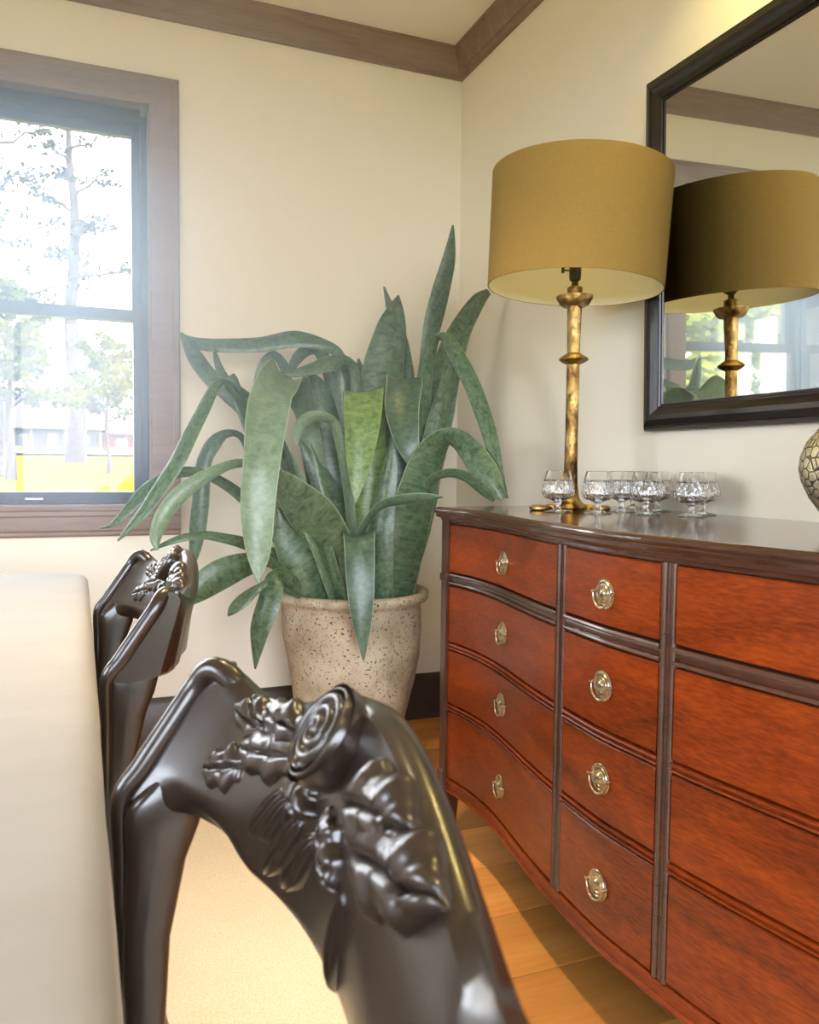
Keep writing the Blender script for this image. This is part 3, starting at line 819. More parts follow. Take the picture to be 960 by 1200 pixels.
obj('pot', lathe('pot', [(0, 0), (.160, 0), (.172, .012), (.185, .08), (.204, .18), (.222, .28), (.236, .38), (.244, .47), (.247, .54), (.246, .565), (.252, .578), (.268, .586), (.276, .597), (.275, .608), (.264, .617), (.250, .618), (.240, .610), (.233, .585), (.228, .56)] + [(.226, .555), (0, .55)], 72, 50, potwob), M_STONE, PT)
obj('soil', lathe('soil', [(0, .592), (.10, .590), (.18, .584), (.225, .575), (.225, .56), (0, .558)], 32, 60), plain('dark_potting_soil', (.030, .022, .015), .95), PT)


def plant_mat(name, dark, light, edge, trans):
    n = N(name); uv = n.vec('UV', (2.2, 15, 1)); f = n.noise(uv, 1.6, 4, .65, .9); g = n.noise(n.vec('UV', (3, 60, 1)), 1.2, 3, .6, .5)
    m_ = n.mix(.45, f, g); c = n.ramp(m_, [(.36, dark), (.60, light)])
    sep = n.new('ShaderNodeSeparateXYZ'); n.link(n.vec('UV'), sep.inputs[0])
    e_ = n.ramp(sep.outputs[0], [(0, (1, 1, 1)), (.035, (0, 0, 0)), (.965, (0, 0, 0)), (1, (1, 1, 1))])
    e_.node.color_ramp.interpolation = 'CONSTANT' if False else 'LINEAR'
    c = n.mix(e_, c, edge)
    n.set(Base_Color=c, Roughness=.32, Specular_IOR_Level=.5)
    tl = n.new('ShaderNodeBsdfTranslucent'); mx = n.new('ShaderNodeMixShader'); mx.inputs[0].default_value = trans
    tc = n.mix(1.0, c, (1.0, 1.35, .45), 'MULTIPLY'); n.link(tc, tl.inputs['Color'])
    n.link(n.b.outputs[0], mx.inputs[1]); n.link(tl.outputs[0], mx.inputs[2]); n.link(mx.outputs[0], n.out.inputs['Surface'])
    return n.m


PM = [plant_mat('snake_plant_leaf', (.035, .070, .034), (.135, .205, .110), (.28, .34, .19), .16),
      plant_mat('light_mottled_leaf', (.10, .19, .045), (.30, .42, .13), (.36, .46, .2), .35),
      plant_mat('glossy_dark_leaf', (.035, .065, .036), (.085, .14, .085), (.34, .40, .28), .08),
      plant_mat('pale_green_leaf', (.13, .20, .115), (.22, .30, .19), (.40, .46, .32), .2)]

CARVED_LEAVES=[(0.1639, 0.905, 0.2348, 1.016, 0.01, 0.008, 3), (0.1678, 0.955, 0.215, 1.107, 0.01, 0.009, 2), (0.0958, 0.913, 0.1806, 1.069, 0.013, 0.011, 3), (0.0889, 0.788, 0.1988, 0.758, 0.016, 0.009, 3), (0.1777, 0.653, 0.2312, 0.462, 0.015, 0.008, 3), (0.0531, 0.724, 0.0538, 0.519, 0.016, 0.014, 2), (0.0977, 0.598, 0.1377, 0.22, 0.009, 0.007, 1), (0.0823, 0.581, 0.1136, 0.261, 0.009, 0.008, 1), (0.0547, 0.534, 0.1083, 0.076, 0.01, 0.008, 1), (0.0233, 0.507, 0.0747, 0.115, 0.01, 0.008, 1), (0.0133, 0.642, -0.0305, 0.434, 0.013, 0.011, 3), (-0.0136, 0.733, -0.1186, 1.074, 0.019, 0.015, 3), (-0.0489, 0.662, -0.1655, 1.104, 0.02, 0.016, 3), (-0.0442, 0.486, -0.0166, -0.03, 0.007, 0.006, 1)]
ROSE_AT=(0.0258, 0.912)
PLANT_LEAVES=[
(0,[[-0.472,-0.422,0.585,0.0525,-0.0064,-0.0003],[-0.476,-0.396,1.013,0.068,-0.0081,0.0016],[-0.468,-0.358,1.348,0.0776,-0.0096,-0.0012],[-0.434,-0.35,1.533,0.0584,-0.0076,-0.0073],[-0.413,-0.343,1.621,0.0307,-0.0041,-0.0043],[-0.4,-0.334,1.672,0.0031,-0.0004,-0.0004]]),
(0,[[-0.405,-0.384,0.585,0.0295,-0.0264,0.0013],[-0.382,-0.348,1.013,0.0346,-0.0312,-0.0004],[-0.365,-0.313,1.357,0.0299,-0.0267,0.0004],[-0.379,-0.274,1.548,0.0223,-0.0197,0.0039],[-0.401,-0.249,1.644,0.0121,-0.0107,0.0036],[-0.417,-0.227,1.722,0.0025,-0.0022,0.0007]]),
(0,[[-0.407,-0.447,0.585,0.0333,0.0015,-0.0032],[-0.37,-0.418,1.014,0.0369,0.0018,-0.0023],[-0.321,-0.384,1.368,0.0237,0.0011,-0.0016],[-0.278,-0.388,1.599,0.0369,0.0014,-0.0039],[-0.24,-0.404,1.767,0.0302,0.001,-0.0027],[-0.229,-0.414,1.856,0.0169,0.0005,-0.0001],[-0.223,-0.412,1.921,0.0034,0.0001,0.0001]]),
(0,[[-0.453,-0.483,0.585,0.0398,-0.0433,-0.0057],[-0.4,-0.478,0.895,0.0479,-0.0532,-0.0115],[-0.328,-0.469,1.165,0.0473,-0.0533,-0.016],[-0.264,-0.459,1.409,0.038,-0.0435,-0.0176],[-0.203,-0.453,1.558,0.0252,-0.0308,-0.0197],[-0.143,-0.46,1.652,0.0143,-0.0203,-0.0192],[-0.106,-0.473,1.686,0.0047,-0.0084,-0.0104]]),
(0,[[-0.467,-0.515,0.585,0.0422,-0.0017,-0.0115],[-0.39,-0.546,0.899,0.0521,-0.0021,-0.0107],[-0.33,-0.531,1.193,0.0373,-0.0016,-0.0061],[-0.278,-0.52,1.372,0.0253,-0.0012,-0.0027],[-0.268,-0.515,1.514,0.0032,-0.0002,0.0]]),
(0,[[-0.407,-0.446,0.585,0.0217,-0.0028,-0.0022],[-0.363,-0.464,1.015,0.0247,-0.0031,-0.0016],[-0.369,-0.529,1.338,0.021,-0.0027,-0.0013],[-0.378,-0.604,1.463,0.0167,-0.0022,-0.0047],[-0.373,-0.67,1.477,-0.0027,0.0049,-0.0153],[-0.366,-0.74,1.427,-0.0168,0.013,-0.0119],[-0.332,-0.816,1.3,-0.0197,0.015,-0.0099],[-0.31,-0.888,1.153,-0.0181,0.0137,-0.0067],[-0.301,-0.93,1.043,-0.0119,0.009,-0.0044],[-0.285,-0.963,0.962,-0.0019,0.0015,-0.0009]]),
(0,[[-0.472,-0.518,0.585,0.061,-0.0025,-0.0126],[-0.43,-0.553,0.871,0.0725,-0.0029,-0.016],[-0.403,-0.618,1.06,0.0576,-0.0021,-0.0186],[-0.387,-0.684,1.135,0.0299,0.0006,-0.0236],[-0.374,-0.754,1.15,-0.0015,0.0106,-0.0289],[-0.364,-0.846,1.113,-0.0197,0.0209,-0.0247],[-0.339,-0.926,1.033,-0.0231,0.0231,-0.0225],[-0.312,-0.985,0.96,-0.006,0.006,-0.006]]),
(0,[[-0.44,-0.491,0.585,0.0167,0.0022,-0.0034],[-0.401,-0.542,0.899,0.0165,0.0023,-0.0034],[-0.388,-0.606,1.0,0.014,0.0028,-0.0083],[-0.362,-0.679,1.032,0.0056,0.0056,-0.0138],[-0.338,-0.776,1.025,-0.0024,0.0102,-0.0149],[-0.315,-0.852,0.982,-0.0046,0.0095,-0.0104],[-0.3,-0.904,0.952,-0.0018,0.0037,-0.0041]]),
(2,[[-0.447,-0.475,0.585,0.035,-0.0088,-0.0015],[-0.424,-0.439,1.014,0.053,-0.0133,-0.0015],[-0.414,-0.438,1.284,0.0616,-0.0155,-0.0013],[-0.425,-0.472,1.358,0.0637,-0.0159,0.0017],[-0.447,-0.519,1.329,0.0593,-0.0151,-0.0049],[-0.47,-0.558,1.239,0.056,-0.0138,0.0037],[-0.463,-0.589,1.136,0.0384,-0.009,0.0082],[-0.45,-0.597,1.079,0.0218,-0.005,0.0056],[-0.445,-0.601,1.054,0.0055,-0.0013,0.0013]]),
(1,[[-0.526,-0.464,0.585,0.0399,-0.0113,0.0025],[-0.541,-0.426,0.983,0.063,-0.0178,0.0045],[-0.555,-0.414,1.265,0.0684,-0.0194,0.0051],[-0.57,-0.449,1.312,0.0672,-0.0188,0.0092],[-0.586,-0.498,1.284,0.0634,-0.0183,-0.0015],[-0.602,-0.53,1.171,0.0545,-0.0158,-0.0033],[-0.617,-0.542,1.049,0.0352,-0.0102,-0.0027],[-0.627,-0.546,0.933,0.0027,-0.0008,-0.0002]]),
(2,[[-0.583,-0.484,0.585,0.0341,-0.0084,0.0011],[-0.599,-0.512,0.769,0.0504,-0.0124,0.0021],[-0.627,-0.584,0.833,0.0516,-0.0126,0.004],[-0.646,-0.642,0.819,0.0479,-0.0119,0.001],[-0.654,-0.677,0.719,0.0447,-0.0111,0.0012],[-0.654,-0.696,0.586,0.0341,-0.0085,0.0008],[-0.647,-0.697,0.438,0.0026,-0.0007,0.0]]),
(3,[[-0.641,-0.396,0.585,0.0263,-0.0043,0.0038],[-0.687,-0.358,0.952,0.032,-0.0051,0.0059],[-0.745,-0.362,1.217,0.0338,-0.0051,0.0094],[-0.816,-0.478,1.315,0.0449,-0.0044,0.0297],[-0.881,-0.56,1.332,0.0373,-0.0032,-0.0541],[-0.934,-0.63,1.245,0.0618,-0.0111,-0.0132],[-0.968,-0.68,1.067,0.0543,-0.0096,-0.0055],[-0.984,-0.694,0.914,0.0494,-0.0086,-0.002],[-0.983,-0.702,0.791,0.0346,-0.006,-0.0],[-0.984,-0.707,0.7,0.0025,-0.0004,-0.0001]]),
(0,[[-0.64,-0.482,0.585,0.0432,-0.0452,0.023],[-0.702,-0.535,0.775,0.0499,-0.0535,0.0347],[-0.79,-0.579,0.891,0.0466,-0.053,0.0468],[-0.869,-0.607,0.975,0.028,-0.0333,0.0336],[-0.927,-0.624,1.028,0.0116,-0.0142,0.0154],[-0.955,-0.632,1.051,0.0028,-0.0035,0.0039]]),
(0,[[-0.584,-0.376,0.585,0.0306,-0.0037,-0.0004],[-0.58,-0.333,1.012,0.0308,-0.0036,0.0012],[-0.593,-0.309,1.331,0.0245,-0.0028,0.0029],[-0.615,-0.315,1.441,0.0196,-0.0013,0.01],[-0.67,-0.312,1.48,0.009,0.0035,0.0205],[-0.773,-0.291,1.497,0.0022,0.0093,0.0311],[-0.902,-0.262,1.472,-0.0001,0.0092,0.0276],[-1.043,-0.227,1.467,0.0023,0.007,0.0244],[-1.111,-0.198,1.478,0.0061,0.0034,0.0174],[-1.146,-0.182,1.504,0.0017,0.0003,0.0026]]),
(0,[[-0.708,-0.369,0.585,0.0354,0.0002,0.009],[-0.811,-0.328,0.981,0.0371,0.0008,0.0131],[-0.909,-0.296,1.216,0.039,0.0026,0.0233],[-0.988,-0.28,1.301,0.0264,0.0056,0.0296],[-1.062,-0.258,1.358,0.0209,0.0039,0.0219],[-1.11,-0.234,1.43,0.0217,0.002,0.0159],[-1.148,-0.203,1.504,0.0049,0.0004,0.0034]]),
(0,[[-0.751,-0.416,0.585,0.0174,0.002,0.005],[-0.866,-0.438,0.927,0.0167,0.0021,0.0056],[-0.969,-0.456,1.206,0.0132,0.0018,0.0056],[-1.027,-0.48,1.303,0.0109,0.0028,0.0094],[-1.069,-0.506,1.309,-0.0066,0.0098,0.011],[-1.12,-0.534,1.228,-0.0158,0.0172,0.0104],[-1.195,-0.556,1.077,-0.0176,0.0191,0.0112],[-1.27,-0.554,0.953,-0.0148,0.0165,0.0111],[-1.331,-0.545,0.871,-0.0087,0.0101,0.0076],[-1.372,-0.532,0.822,-0.0017,0.002,0.0016]]),
(3,[[-0.754,-0.423,0.585,0.0168,-0.0122,0.0069],[-0.853,-0.469,0.871,0.0138,-0.01,0.0063],[-0.931,-0.515,1.013,0.0097,-0.0073,0.0081],[-1.002,-0.548,1.059,0.001,-0.0034,0.0133],[-1.096,-0.577,1.031,-0.0079,-0.001,0.0164],[-1.186,-0.587,0.972,-0.0163,0.0006,0.0193],[-1.244,-0.59,0.901,-0.0207,0.0021,0.0135],[-1.268,-0.584,0.834,-0.0166,0.002,0.0036],[-1.264,-0.588,0.796,-0.0048,0.0005,-0.0006]]),
(0,[[-0.752,-0.373,0.585,0.019,0.0009,0.009],[-0.871,-0.398,0.838,0.0172,0.0015,0.011],[-0.975,-0.415,0.946,0.0137,0.003,0.0146],[-1.061,-0.431,1.005,0.0085,0.0038,0.0145],[-1.129,-0.434,1.03,0.0026,0.0062,0.0163],[-1.209,-0.445,1.021,-0.0051,0.0103,0.0175],[-1.287,-0.449,0.97,-0.0118,0.0137,0.0161],[-1.338,-0.454,0.912,-0.0101,0.0106,0.0106],[-1.383,-0.449,0.868,-0.004,0.0049,0.0063],[-1.417,-0.436,0.854,-0.0008,0.0014,0.0024]]),
(0,[[-0.714,-0.324,0.585,0.0231,0.0033,0.0096],[-0.831,-0.284,0.859,0.02,0.0029,0.0084],[-0.913,-0.259,1.069,0.0141,0.002,0.0061],[-0.952,-0.26,1.151,0.0091,0.0026,0.0084],[-1.002,-0.261,1.162,-0.0016,0.0087,0.0146],[-1.049,-0.266,1.128,-0.0167,0.0206,0.0171],[-1.08,-0.257,1.066,-0.0218,0.0221,0.0066],[-1.092,-0.258,0.964,-0.0252,0.0246,0.0022],[-1.104,-0.261,0.832,-0.0252,0.0246,0.0021],[-1.125,-0.261,0.692,-0.0075,0.0074,0.0007]]),
(0,[[-0.765,-0.345,0.585,0.0166,0.0044,0.0082],[-0.973,-0.33,1.284,0.0182,0.0055,0.0115],[-1.017,-0.32,1.34,0.0153,0.0048,0.0103],[-1.041,-0.307,1.397,0.0112,0.0026,0.0045],[-1.053,-0.298,1.463,0.0029,0.0006,0.0009]]),
(0,[[-0.731,-0.317,0.585,0.0213,0.0023,0.0053],[-0.84,-0.228,1.009,0.0214,0.0023,0.0054],[-0.875,-0.176,1.284,0.0188,0.0016,0.0023],[-0.86,-0.175,1.407,0.018,0.0015,-0.0044],[-0.827,-0.196,1.446,0.0031,0.0067,-0.0172],[-0.801,-0.242,1.409,-0.013,0.0137,-0.0079],[-0.789,-0.272,1.341,-0.0097,0.0097,-0.0018],[-0.787,-0.287,1.28,-0.0024,0.0025,-0.0002]]),
(0,[[-0.541,-0.372,0.585,0.0278,-0.0034,-0.0006],[-0.546,-0.368,1.012,0.0276,-0.0032,0.001],[-0.572,-0.381,1.341,0.021,-0.0023,0.0032],[-0.611,-0.404,1.413,0.0125,0.0008,0.0139],[-0.672,-0.423,1.405,-0.0022,0.0099,0.0265],[-0.748,-0.427,1.38,-0.0032,0.0082,0.02],[-0.806,-0.426,1.363,-0.0007,0.0052,0.0145],[-0.853,-0.418,1.361,0.0002,0.0009,0.0029]]),
(0,[[-0.572,-0.338,0.585,0.0241,-0.0249,0.0034],[-0.576,-0.302,1.011,0.0241,-0.0251,0.0032],[-0.621,-0.276,1.318,0.0215,-0.0221,0.0049],[-0.665,-0.273,1.443,0.017,-0.0183,0.0101],[-0.707,-0.276,1.467,-0.0023,-0.0083,0.0198],[-0.757,-0.29,1.436,-0.0165,-0.0029,0.0129],[-0.796,-0.3,1.373,-0.008,-0.0009,0.0041]]),
(0,[[-0.757,-0.414,0.585,0.0179,0.0012,0.0098],[-0.855,-0.455,0.728,0.0192,0.0032,0.017],[-0.946,-0.479,0.787,0.0102,0.0056,0.0196],[-1.045,-0.502,0.819,0.0043,0.0054,0.0154],[-1.126,-0.511,0.833,0.0004,0.0057,0.0129],[-1.204,-0.513,0.819,-0.0024,0.0055,0.0097],[-1.276,-0.497,0.787,-0.0008,0.0015,0.0023]]),
(0,[[-0.743,-0.449,0.585,0.0109,-0.0086,0.0121],[-0.889,-0.505,0.729,0.0071,-0.0068,0.0149],[-0.971,-0.537,0.739,-0.0068,-0.0051,0.0359],[-1.062,-0.555,0.715,-0.0204,-0.0026,0.0449],[-1.134,-0.561,0.673,-0.0231,-0.0003,0.0362],[-1.178,-0.567,0.642,-0.0153,0.0002,0.0216],[-1.21,-0.556,0.615,-0.0031,0.0,0.0043]]),
(0,[[-0.738,-0.457,0.585,0.0155,0.0012,0.0162],[-0.859,-0.52,0.691,0.0112,0.0039,0.022],[-0.896,-0.548,0.691,-0.0214,0.0182,0.0151],[-0.924,-0.574,0.622,-0.0313,0.024,0.0094],[-0.952,-0.578,0.542,-0.0273,0.0205,0.006],[-0.962,-0.578,0.475,-0.0164,0.012,0.001],[-0.968,-0.579,0.41,-0.0024,0.0017,0.0]]),
(0,[[-0.737,-0.458,0.585,0.0021,0.0029,0.0078],[-0.908,-0.566,0.674,0.0007,0.0045,0.0103],[-0.955,-0.569,0.666,-0.0046,0.0077,0.0112],[-1.004,-0.573,0.631,-0.0111,0.0136,0.015],[-1.036,-0.572,0.603,-0.0097,0.0106,0.0099],[-1.051,-0.568,0.582,-0.0018,0.0018,0.0014]]),
(0,[[-0.626,-0.306,0.585,0.0534,-0.0353,0.006],[-0.631,-0.251,0.948,0.07,-0.0462,0.0095],[-0.663,-0.2,1.228,0.0701,-0.046,0.0133],[-0.682,-0.186,1.338,0.0481,-0.0315,0.0116],[-0.693,-0.178,1.385,0.021,-0.0137,0.007],[-0.702,-0.173,1.41,0.0026,-0.0017,0.0011]]),
(0,[[-0.568,-0.383,0.585,0.0622,-0.0039,0.0022],[-0.576,-0.344,0.859,0.0841,-0.0045,0.0103],[-0.615,-0.302,1.103,0.0797,-0.0034,0.019],[-0.659,-0.274,1.286,0.0482,-0.0016,0.0153],[-0.686,-0.257,1.377,0.0059,-0.0002,0.0022]]),
(0,[[-0.72,-0.3,0.585,0.0396,-0.0341,0.0147],[-0.761,-0.249,0.825,0.043,-0.037,0.0126],[-0.785,-0.218,1.009,0.0358,-0.0307,0.0087],[-0.809,-0.201,1.132,0.0203,-0.0174,0.0058],[-0.831,-0.186,1.224,0.0025,-0.0022,0.0008]]),
(0,[[-0.504,-0.366,0.585,0.0504,-0.0416,0.0036],[-0.494,-0.332,0.888,0.0685,-0.0567,0.0044],[-0.5,-0.304,1.136,0.061,-0.0504,0.0059],[-0.514,-0.276,1.322,0.0357,-0.0293,0.0044],[-0.527,-0.263,1.446,0.0026,-0.0021,0.0003]]),
(0,[[-0.448,-0.41,0.585,0.0571,-0.0042,-0.0045],[-0.423,-0.371,0.89,0.0705,-0.0051,-0.0056],[-0.39,-0.35,1.106,0.058,-0.0042,-0.0059],[-0.365,-0.349,1.292,0.0323,-0.0024,-0.0026],[-0.353,-0.347,1.416,0.0032,-0.0002,-0.0002]]),
(0,[[-0.618,-0.384,0.585,0.053,-0.0016,-0.0022],[-0.617,-0.376,0.771,0.0619,-0.0011,0.0064],[-0.66,-0.37,0.937,0.0469,0.0007,0.0159],[-0.725,-0.357,1.071,0.0245,0.0013,0.013],[-0.77,-0.345,1.144,0.0026,0.0002,0.0017]]),
(0,[[-0.524,-0.529,0.585,0.0291,-0.0216,0.0031],[-0.535,-0.538,0.784,0.0362,-0.0271,0.0007],[-0.523,-0.534,0.929,0.0334,-0.0254,-0.0039],[-0.5,-0.535,1.073,0.019,-0.0145,-0.003],[-0.488,-0.533,1.174,0.0024,-0.0018,-0.0003]]),
(3,[[-0.581,-0.442,0.585,0.0144,-0.0126,0.0031],[-0.622,-0.449,0.955,0.0142,-0.0125,0.0028],[-0.673,-0.48,1.171,0.0135,-0.0119,0.0047],[-0.718,-0.503,1.211,0.0058,-0.0081,0.0146],[-0.771,-0.514,1.212,-0.0074,-0.0035,0.018],[-0.81,-0.522,1.18,-0.0176,0.0001,0.0084],[-0.823,-0.531,1.118,-0.0028,0.0001,0.0004]]),
(2,[[-0.612,-0.536,0.585,0.0159,0.0024,-0.0011],[-0.63,-0.585,0.791,0.0154,0.0023,-0.0027],[-0.624,-0.668,0.886,0.0107,0.0021,-0.0058],[-0.6,-0.729,0.933,0.0087,0.0041,-0.0118],[-0.564,-0.797,0.951,0.0056,0.0066,-0.0158],[-0.519,-0.858,0.959,0.0045,0.0069,-0.0157],[-0.47,-0.899,0.965,0.0008,0.0011,-0.0026]]),
(0,[[-0.7,-0.48,0.585,0.0517,0.0061,0.0381],[-0.771,-0.49,0.715,0.068,0.0061,0.0434],[-0.827,-0.483,0.81,0.0565,0.003,0.0277],[-0.862,-0.485,0.887,0.0267,0.0007,0.0097],[-0.877,-0.476,0.943,0.0027,0.0,0.0008]]),
(0,[[-0.68,-0.517,0.585,0.0173,0.0038,0.0053],[-0.76,-0.533,0.79,0.017,0.0039,0.0059],[-0.815,-0.524,0.916,0.0166,0.004,0.0063],[-0.853,-0.503,1.013,0.0083,0.002,0.0031],[-0.87,-0.493,1.068,0.0028,0.0006,0.001]]),
(0,[[-0.659,-0.529,0.585,0.0118,-0.0148,0.0077],[-0.721,-0.539,0.775,0.0119,-0.0148,0.0073],[-0.769,-0.522,0.902,0.0121,-0.0149,0.0066],[-0.804,-0.501,1.013,0.0082,-0.01,0.0041],[-0.834,-0.484,1.097,0.002,-0.0025,0.001]]),
(0,[[-0.637,-0.538,0.585,0.0217,0.0037,0.0022],[-0.663,-0.541,0.76,0.0213,0.0039,0.004],[-0.706,-0.526,0.901,0.0149,0.003,0.0037],[-0.741,-0.504,1.042,0.0118,0.0024,0.0033],[-0.766,-0.488,1.126,0.0029,0.0006,0.001]])]



def ribbon(rows, kind):
    P = [Vector(r[:3]) - PC for r in rows]; S = [Vector(r[3:]) for r in rows]
    c = catmull(P, 5); s = catmull(S, 5)
    ln = [0.0]
    for i in range(1, len(c)): ln.append(ln[-1] + (c[i] - c[i - 1]).length)
    V = []; F = []; UV = []; Q = (-1, -.94, -.5, 0, .5, .94, 1); nq = len(Q); ph = random.uniform(0, 9)
    prev = None
    for i in range(len(c)):
        t = (c[min(i + 1, len(c) - 1)] - c[max(i - 1, 0)]).normalized()
        sd = s[i]; hw = max(sd.length, .0006); nr = t.cross(sd).normalized()
        if prev is not None and nr.dot(prev) < 0: nr = -nr
        prev = nr
        fold = .22 * hw
        for sgn in (1, -1):
            for q in Q:
                th = .0016 * (1 - .75 * q * q) if abs(q) < 1 else .0002
                und = .05 * hw * math.sin(ln[i] * 34 + ph + q * 1.3) * q
                V.append(c[i] + sd * q + nr * (fold * (q * q - .4) + und + sgn * th)); UV.append((q * .5 + .5, ln[i] + ph))
    m = 2 * nq
    for i in range(len(c) - 1):
        for k in range(nq - 1):
            a = i * m + k; F.append((a, a + 1, a + m + 1, a + m)); b = a + nq; F.append((b + 1, b, b + m, b + m + 1))
        a = i * m; F.append((a, a + m, a + m + nq, a + nq)); a = i * m + nq - 1; F.append((a + m, a, a + nq, a + m + nq))
    F.append(tuple(range(nq)) + tuple(range(2 * nq - 1, nq - 1, -1)))
    me = mesh_py('leaf', V, F); uv_ = me.uv_layers.new(name='UVMap')
    for lp in me.loops: uv_.data[lp.index].uv = UV[lp.vertex_index]
    bm = bmesh.new(); bm.from_mesh(me); bmesh.ops.recalc_face_normals(bm, faces=bm.faces); bm.to_mesh(me); bm.free()
    smooth(me, 70)
    o = obj('leaf', me, PM[kind], PT)
    return o


for kind, rows in PLANT_LEAVES: ribbon(rows, kind)

# ------------------------------------------------------------------ rug, table, cloth
n = N('beige_rug'); a_ = n.noise(n.vec('Object'), 260, 3, .7); b_ = n.noise(n.vec('Object'), 6, 4)
c = n.mix(b_, (.80, .64, .48), (.88, .74, .59)); c = n.mix(.45, c, n.ramp(a_, [(.35, (.48, .36, .22)), (.65, (.90, .80, .64))]))
n.set(Base_Color=c, Roughness=.97); n.bump(a_, .7, .006)
bm = box_mesh(-3.5, -.727, -4.1, -.64, .0005, .011, .005)
tag(obj('rug', bm, n.m), 'beige woven rug lying under the dining table and chairs', 'rug')

M_DARKW = wood('dark_chair_wood', (0.010, 0.006, 0.004), (0.017, 0.010, 0.007), (0.028, 0.017, 0.012), 2.5, 0.30, (3, 14, 3), 0.5, 0.02)
TB = thing('dining_table', 'dining table hidden under the cream tablecloth', 'table', (-2.05, -2.07, .0115))
obj('table_top', box_mesh(-.57, .57, -1.31, 1.31, .70, .732, .006), M_DARKW, TB)
obj('apron', box_mesh(-.50, .50, -1.2, 1.2, .62, .70), M_DARKW, TB)
for sx_ in (-1, 1):
    for sy_ in (-1, 1):
        me = lathe('leg', [(0, 0), (.022, 0), (.026, .02), (.022, .06), (.030, .2), (.036, .40), (.030, .52), (.042, .54), (.042, .70), (0, .70)], 16, 40)
        obj('leg', me, M_DARKW, TB, (sx_ * .44, sy_ * 1.15, 0))


def cloth():
    cx, cy_, hx, hy, R = -2.05, -2.07, .592, 1.335, .085
    per = []
    n = 260
    L = [2 * (hx - R), 2 * (hy - R)]; arc = math.pi * R / 2; tot = 2 * sum(L) + 4 * arc

    def at(d, off):
        # rounded rectangle grown outwards by 'off', sampled at the same fraction of each side
        d = d % tot; segs = [(L[1], 0), (arc, 1), (L[0], 2), (arc, 3), (L[1], 4), (arc, 5), (L[0], 6), (arc, 7)]
        for ln, k in segs:
            if d <= ln: break
            d -= ln
        f = d / ln; q = k // 2; a0 = q * math.pi / 2
        ax, ay = hx + off, hy + off; rr = max(.004, R + off)
        ca, sa = ax - rr, ay - rr
        if k % 2 == 0:
            mid = [(ax, -sa + 2 * sa * f), (ca - 2 * ca * f, ay), (-ax, sa - 2 * sa * f), (-ca + 2 * ca * f, -ay)][q]
            return Vector((mid[0], mid[1], 0))
        c_ = [(ca, sa), (-ca, sa), (-ca, -sa), (ca, -sa)][q]; a = a0 + f * math.pi / 2
        return Vector((c_[0] + rr * math.cos(a), c_[1] + rr * math.sin(a), 0))
    loops = [(-.30, 0), (-.22, 0), (-.16, 0), (-.11, 0), (-.07, 0), (-.04, 0), (-.022, -.0005), (-.012, -.003), (-.005, -.008), (-.001, -.016), (.001, -.028), (.002, -.05), (.003, -.08), (.004, -.12), (.005, -.16), (.005, -.20)]
    V = []; F = []
    for (off, dz) in loops:
        for k in range(n):
            d = tot * k / n; rp = min(1, max(0, -dz - .02) / .15)
            fold = (.006 * math.sin(d * 17) + .005 * math.sin(d * 29 + 1)) * rp
            p_ = at(d, off + fold - .004 * rp)
            w_ = .0036 * noise.noise(Vector((p_.x * 5, p_.y * 5, 3))) + .0018 * noise.noise(Vector((p_.x * 13, p_.y * 9, 7)))
            V.append((cx + p_.x, cy_ + p_.y, .760 + dz + (w_ if dz > -.02 else 0)))
    for i in range(len(loops) - 1):
        for k in range(n): F.append((i * n + k, i * n + (k + 1) % n, (i + 1) * n + (k + 1) % n, (i + 1) * n + k))
    # inner top
    gx = []; m0 = len(V); inner = [at(tot * k / n, -.30) for k in range(n)]
    F2 = []
    for j, s_ in enumerate((.8, .6, .4, .2)):
        for k in range(n):
            x_, y_ = inner[k].x * s_, inner[k].y * s_
            x_ = inner[k].x * s_; V.append((cx + x_, cy_ + y_, .760 + .0036 * noise.noise(Vector((x_ * 5, y_ * 5, 3))) + .0018 * noise.noise(Vector((x_ * 13, y_ * 9, 7)))))
        a0 = 0 if j == 0 else m0 + (j - 1) * n; b0 = m0 + j * n
        for k in range(n): F.append((a0 + (k + 1) % n, a0 + k, b0 + k, b0 + (k + 1) % n))
    c0 = len(V); V.append((cx, cy_, .760)); b0 = m0 + 3 * n
    for k in range(n): F.append((b0 + k, c0, b0 + (k + 1) % n))
    return fix(mesh_py('tablecloth', V, F), 60)


n = N('cream_cotton'); f1 = n.noise(n.vec('Object', (1, 260, 1)), 3, 2); f2 = n.noise(n.vec('Object', (260, 1, 1)), 3, 2); f3 = n.noise(n.vec('Object', (3, 6, 3)), 3, 4)
n.set(Base_Color=n.mix(f3, (.27, .245, .205), (.32, .295, .255)), Roughness=.85, Sheen_Weight=.15); n.bump(n.mix(.5, f1, f2), .12, .001); M_CLOTH = n.m
tag(obj('tablecloth', cloth(), M_CLOTH), 'cream cotton tablecloth draped over the dining table', 'tablecloth')

# ------------------------------------------------------------------ dining chairs with carved crest rails
def sm(a,b,x):
    t=min(1.,max(0.,(x-a)/(b-a)));return t*t*(3-2*t)
CX0=-1.40
CW=.292
def crest_s(u,s):
    """front face of the crest rail, chair-local (back = +x, width = y)"""
    t=abs(u)/CW; w=min(t,1.1)**2.0
    ss=min(s,1.); R=.015
    zb=.728+.017*t; zt=.884-.048*sm(0,.72,t)+.016*sm(.74,1,t)
    vc=-1.332+.020*ss-.010*4*max(ss,0)*(1-ss)*(1-w)
    vl=-1.443+.073*ss
    v=vc+(vl-vc)*w; z=zb+(zt-zb)*ss
    if s<.35: v+=.026*((.35-s)/.35)**2*sm(.45,.8,t)*(1-sm(.84,.98,t))
    if s>1:
        a=min((s-1)*.15/R,3.14159)
        v+=R*(1-math.cos(a)); z+=R*math.sin(a)
    return Vector((v-CX0,u,z))



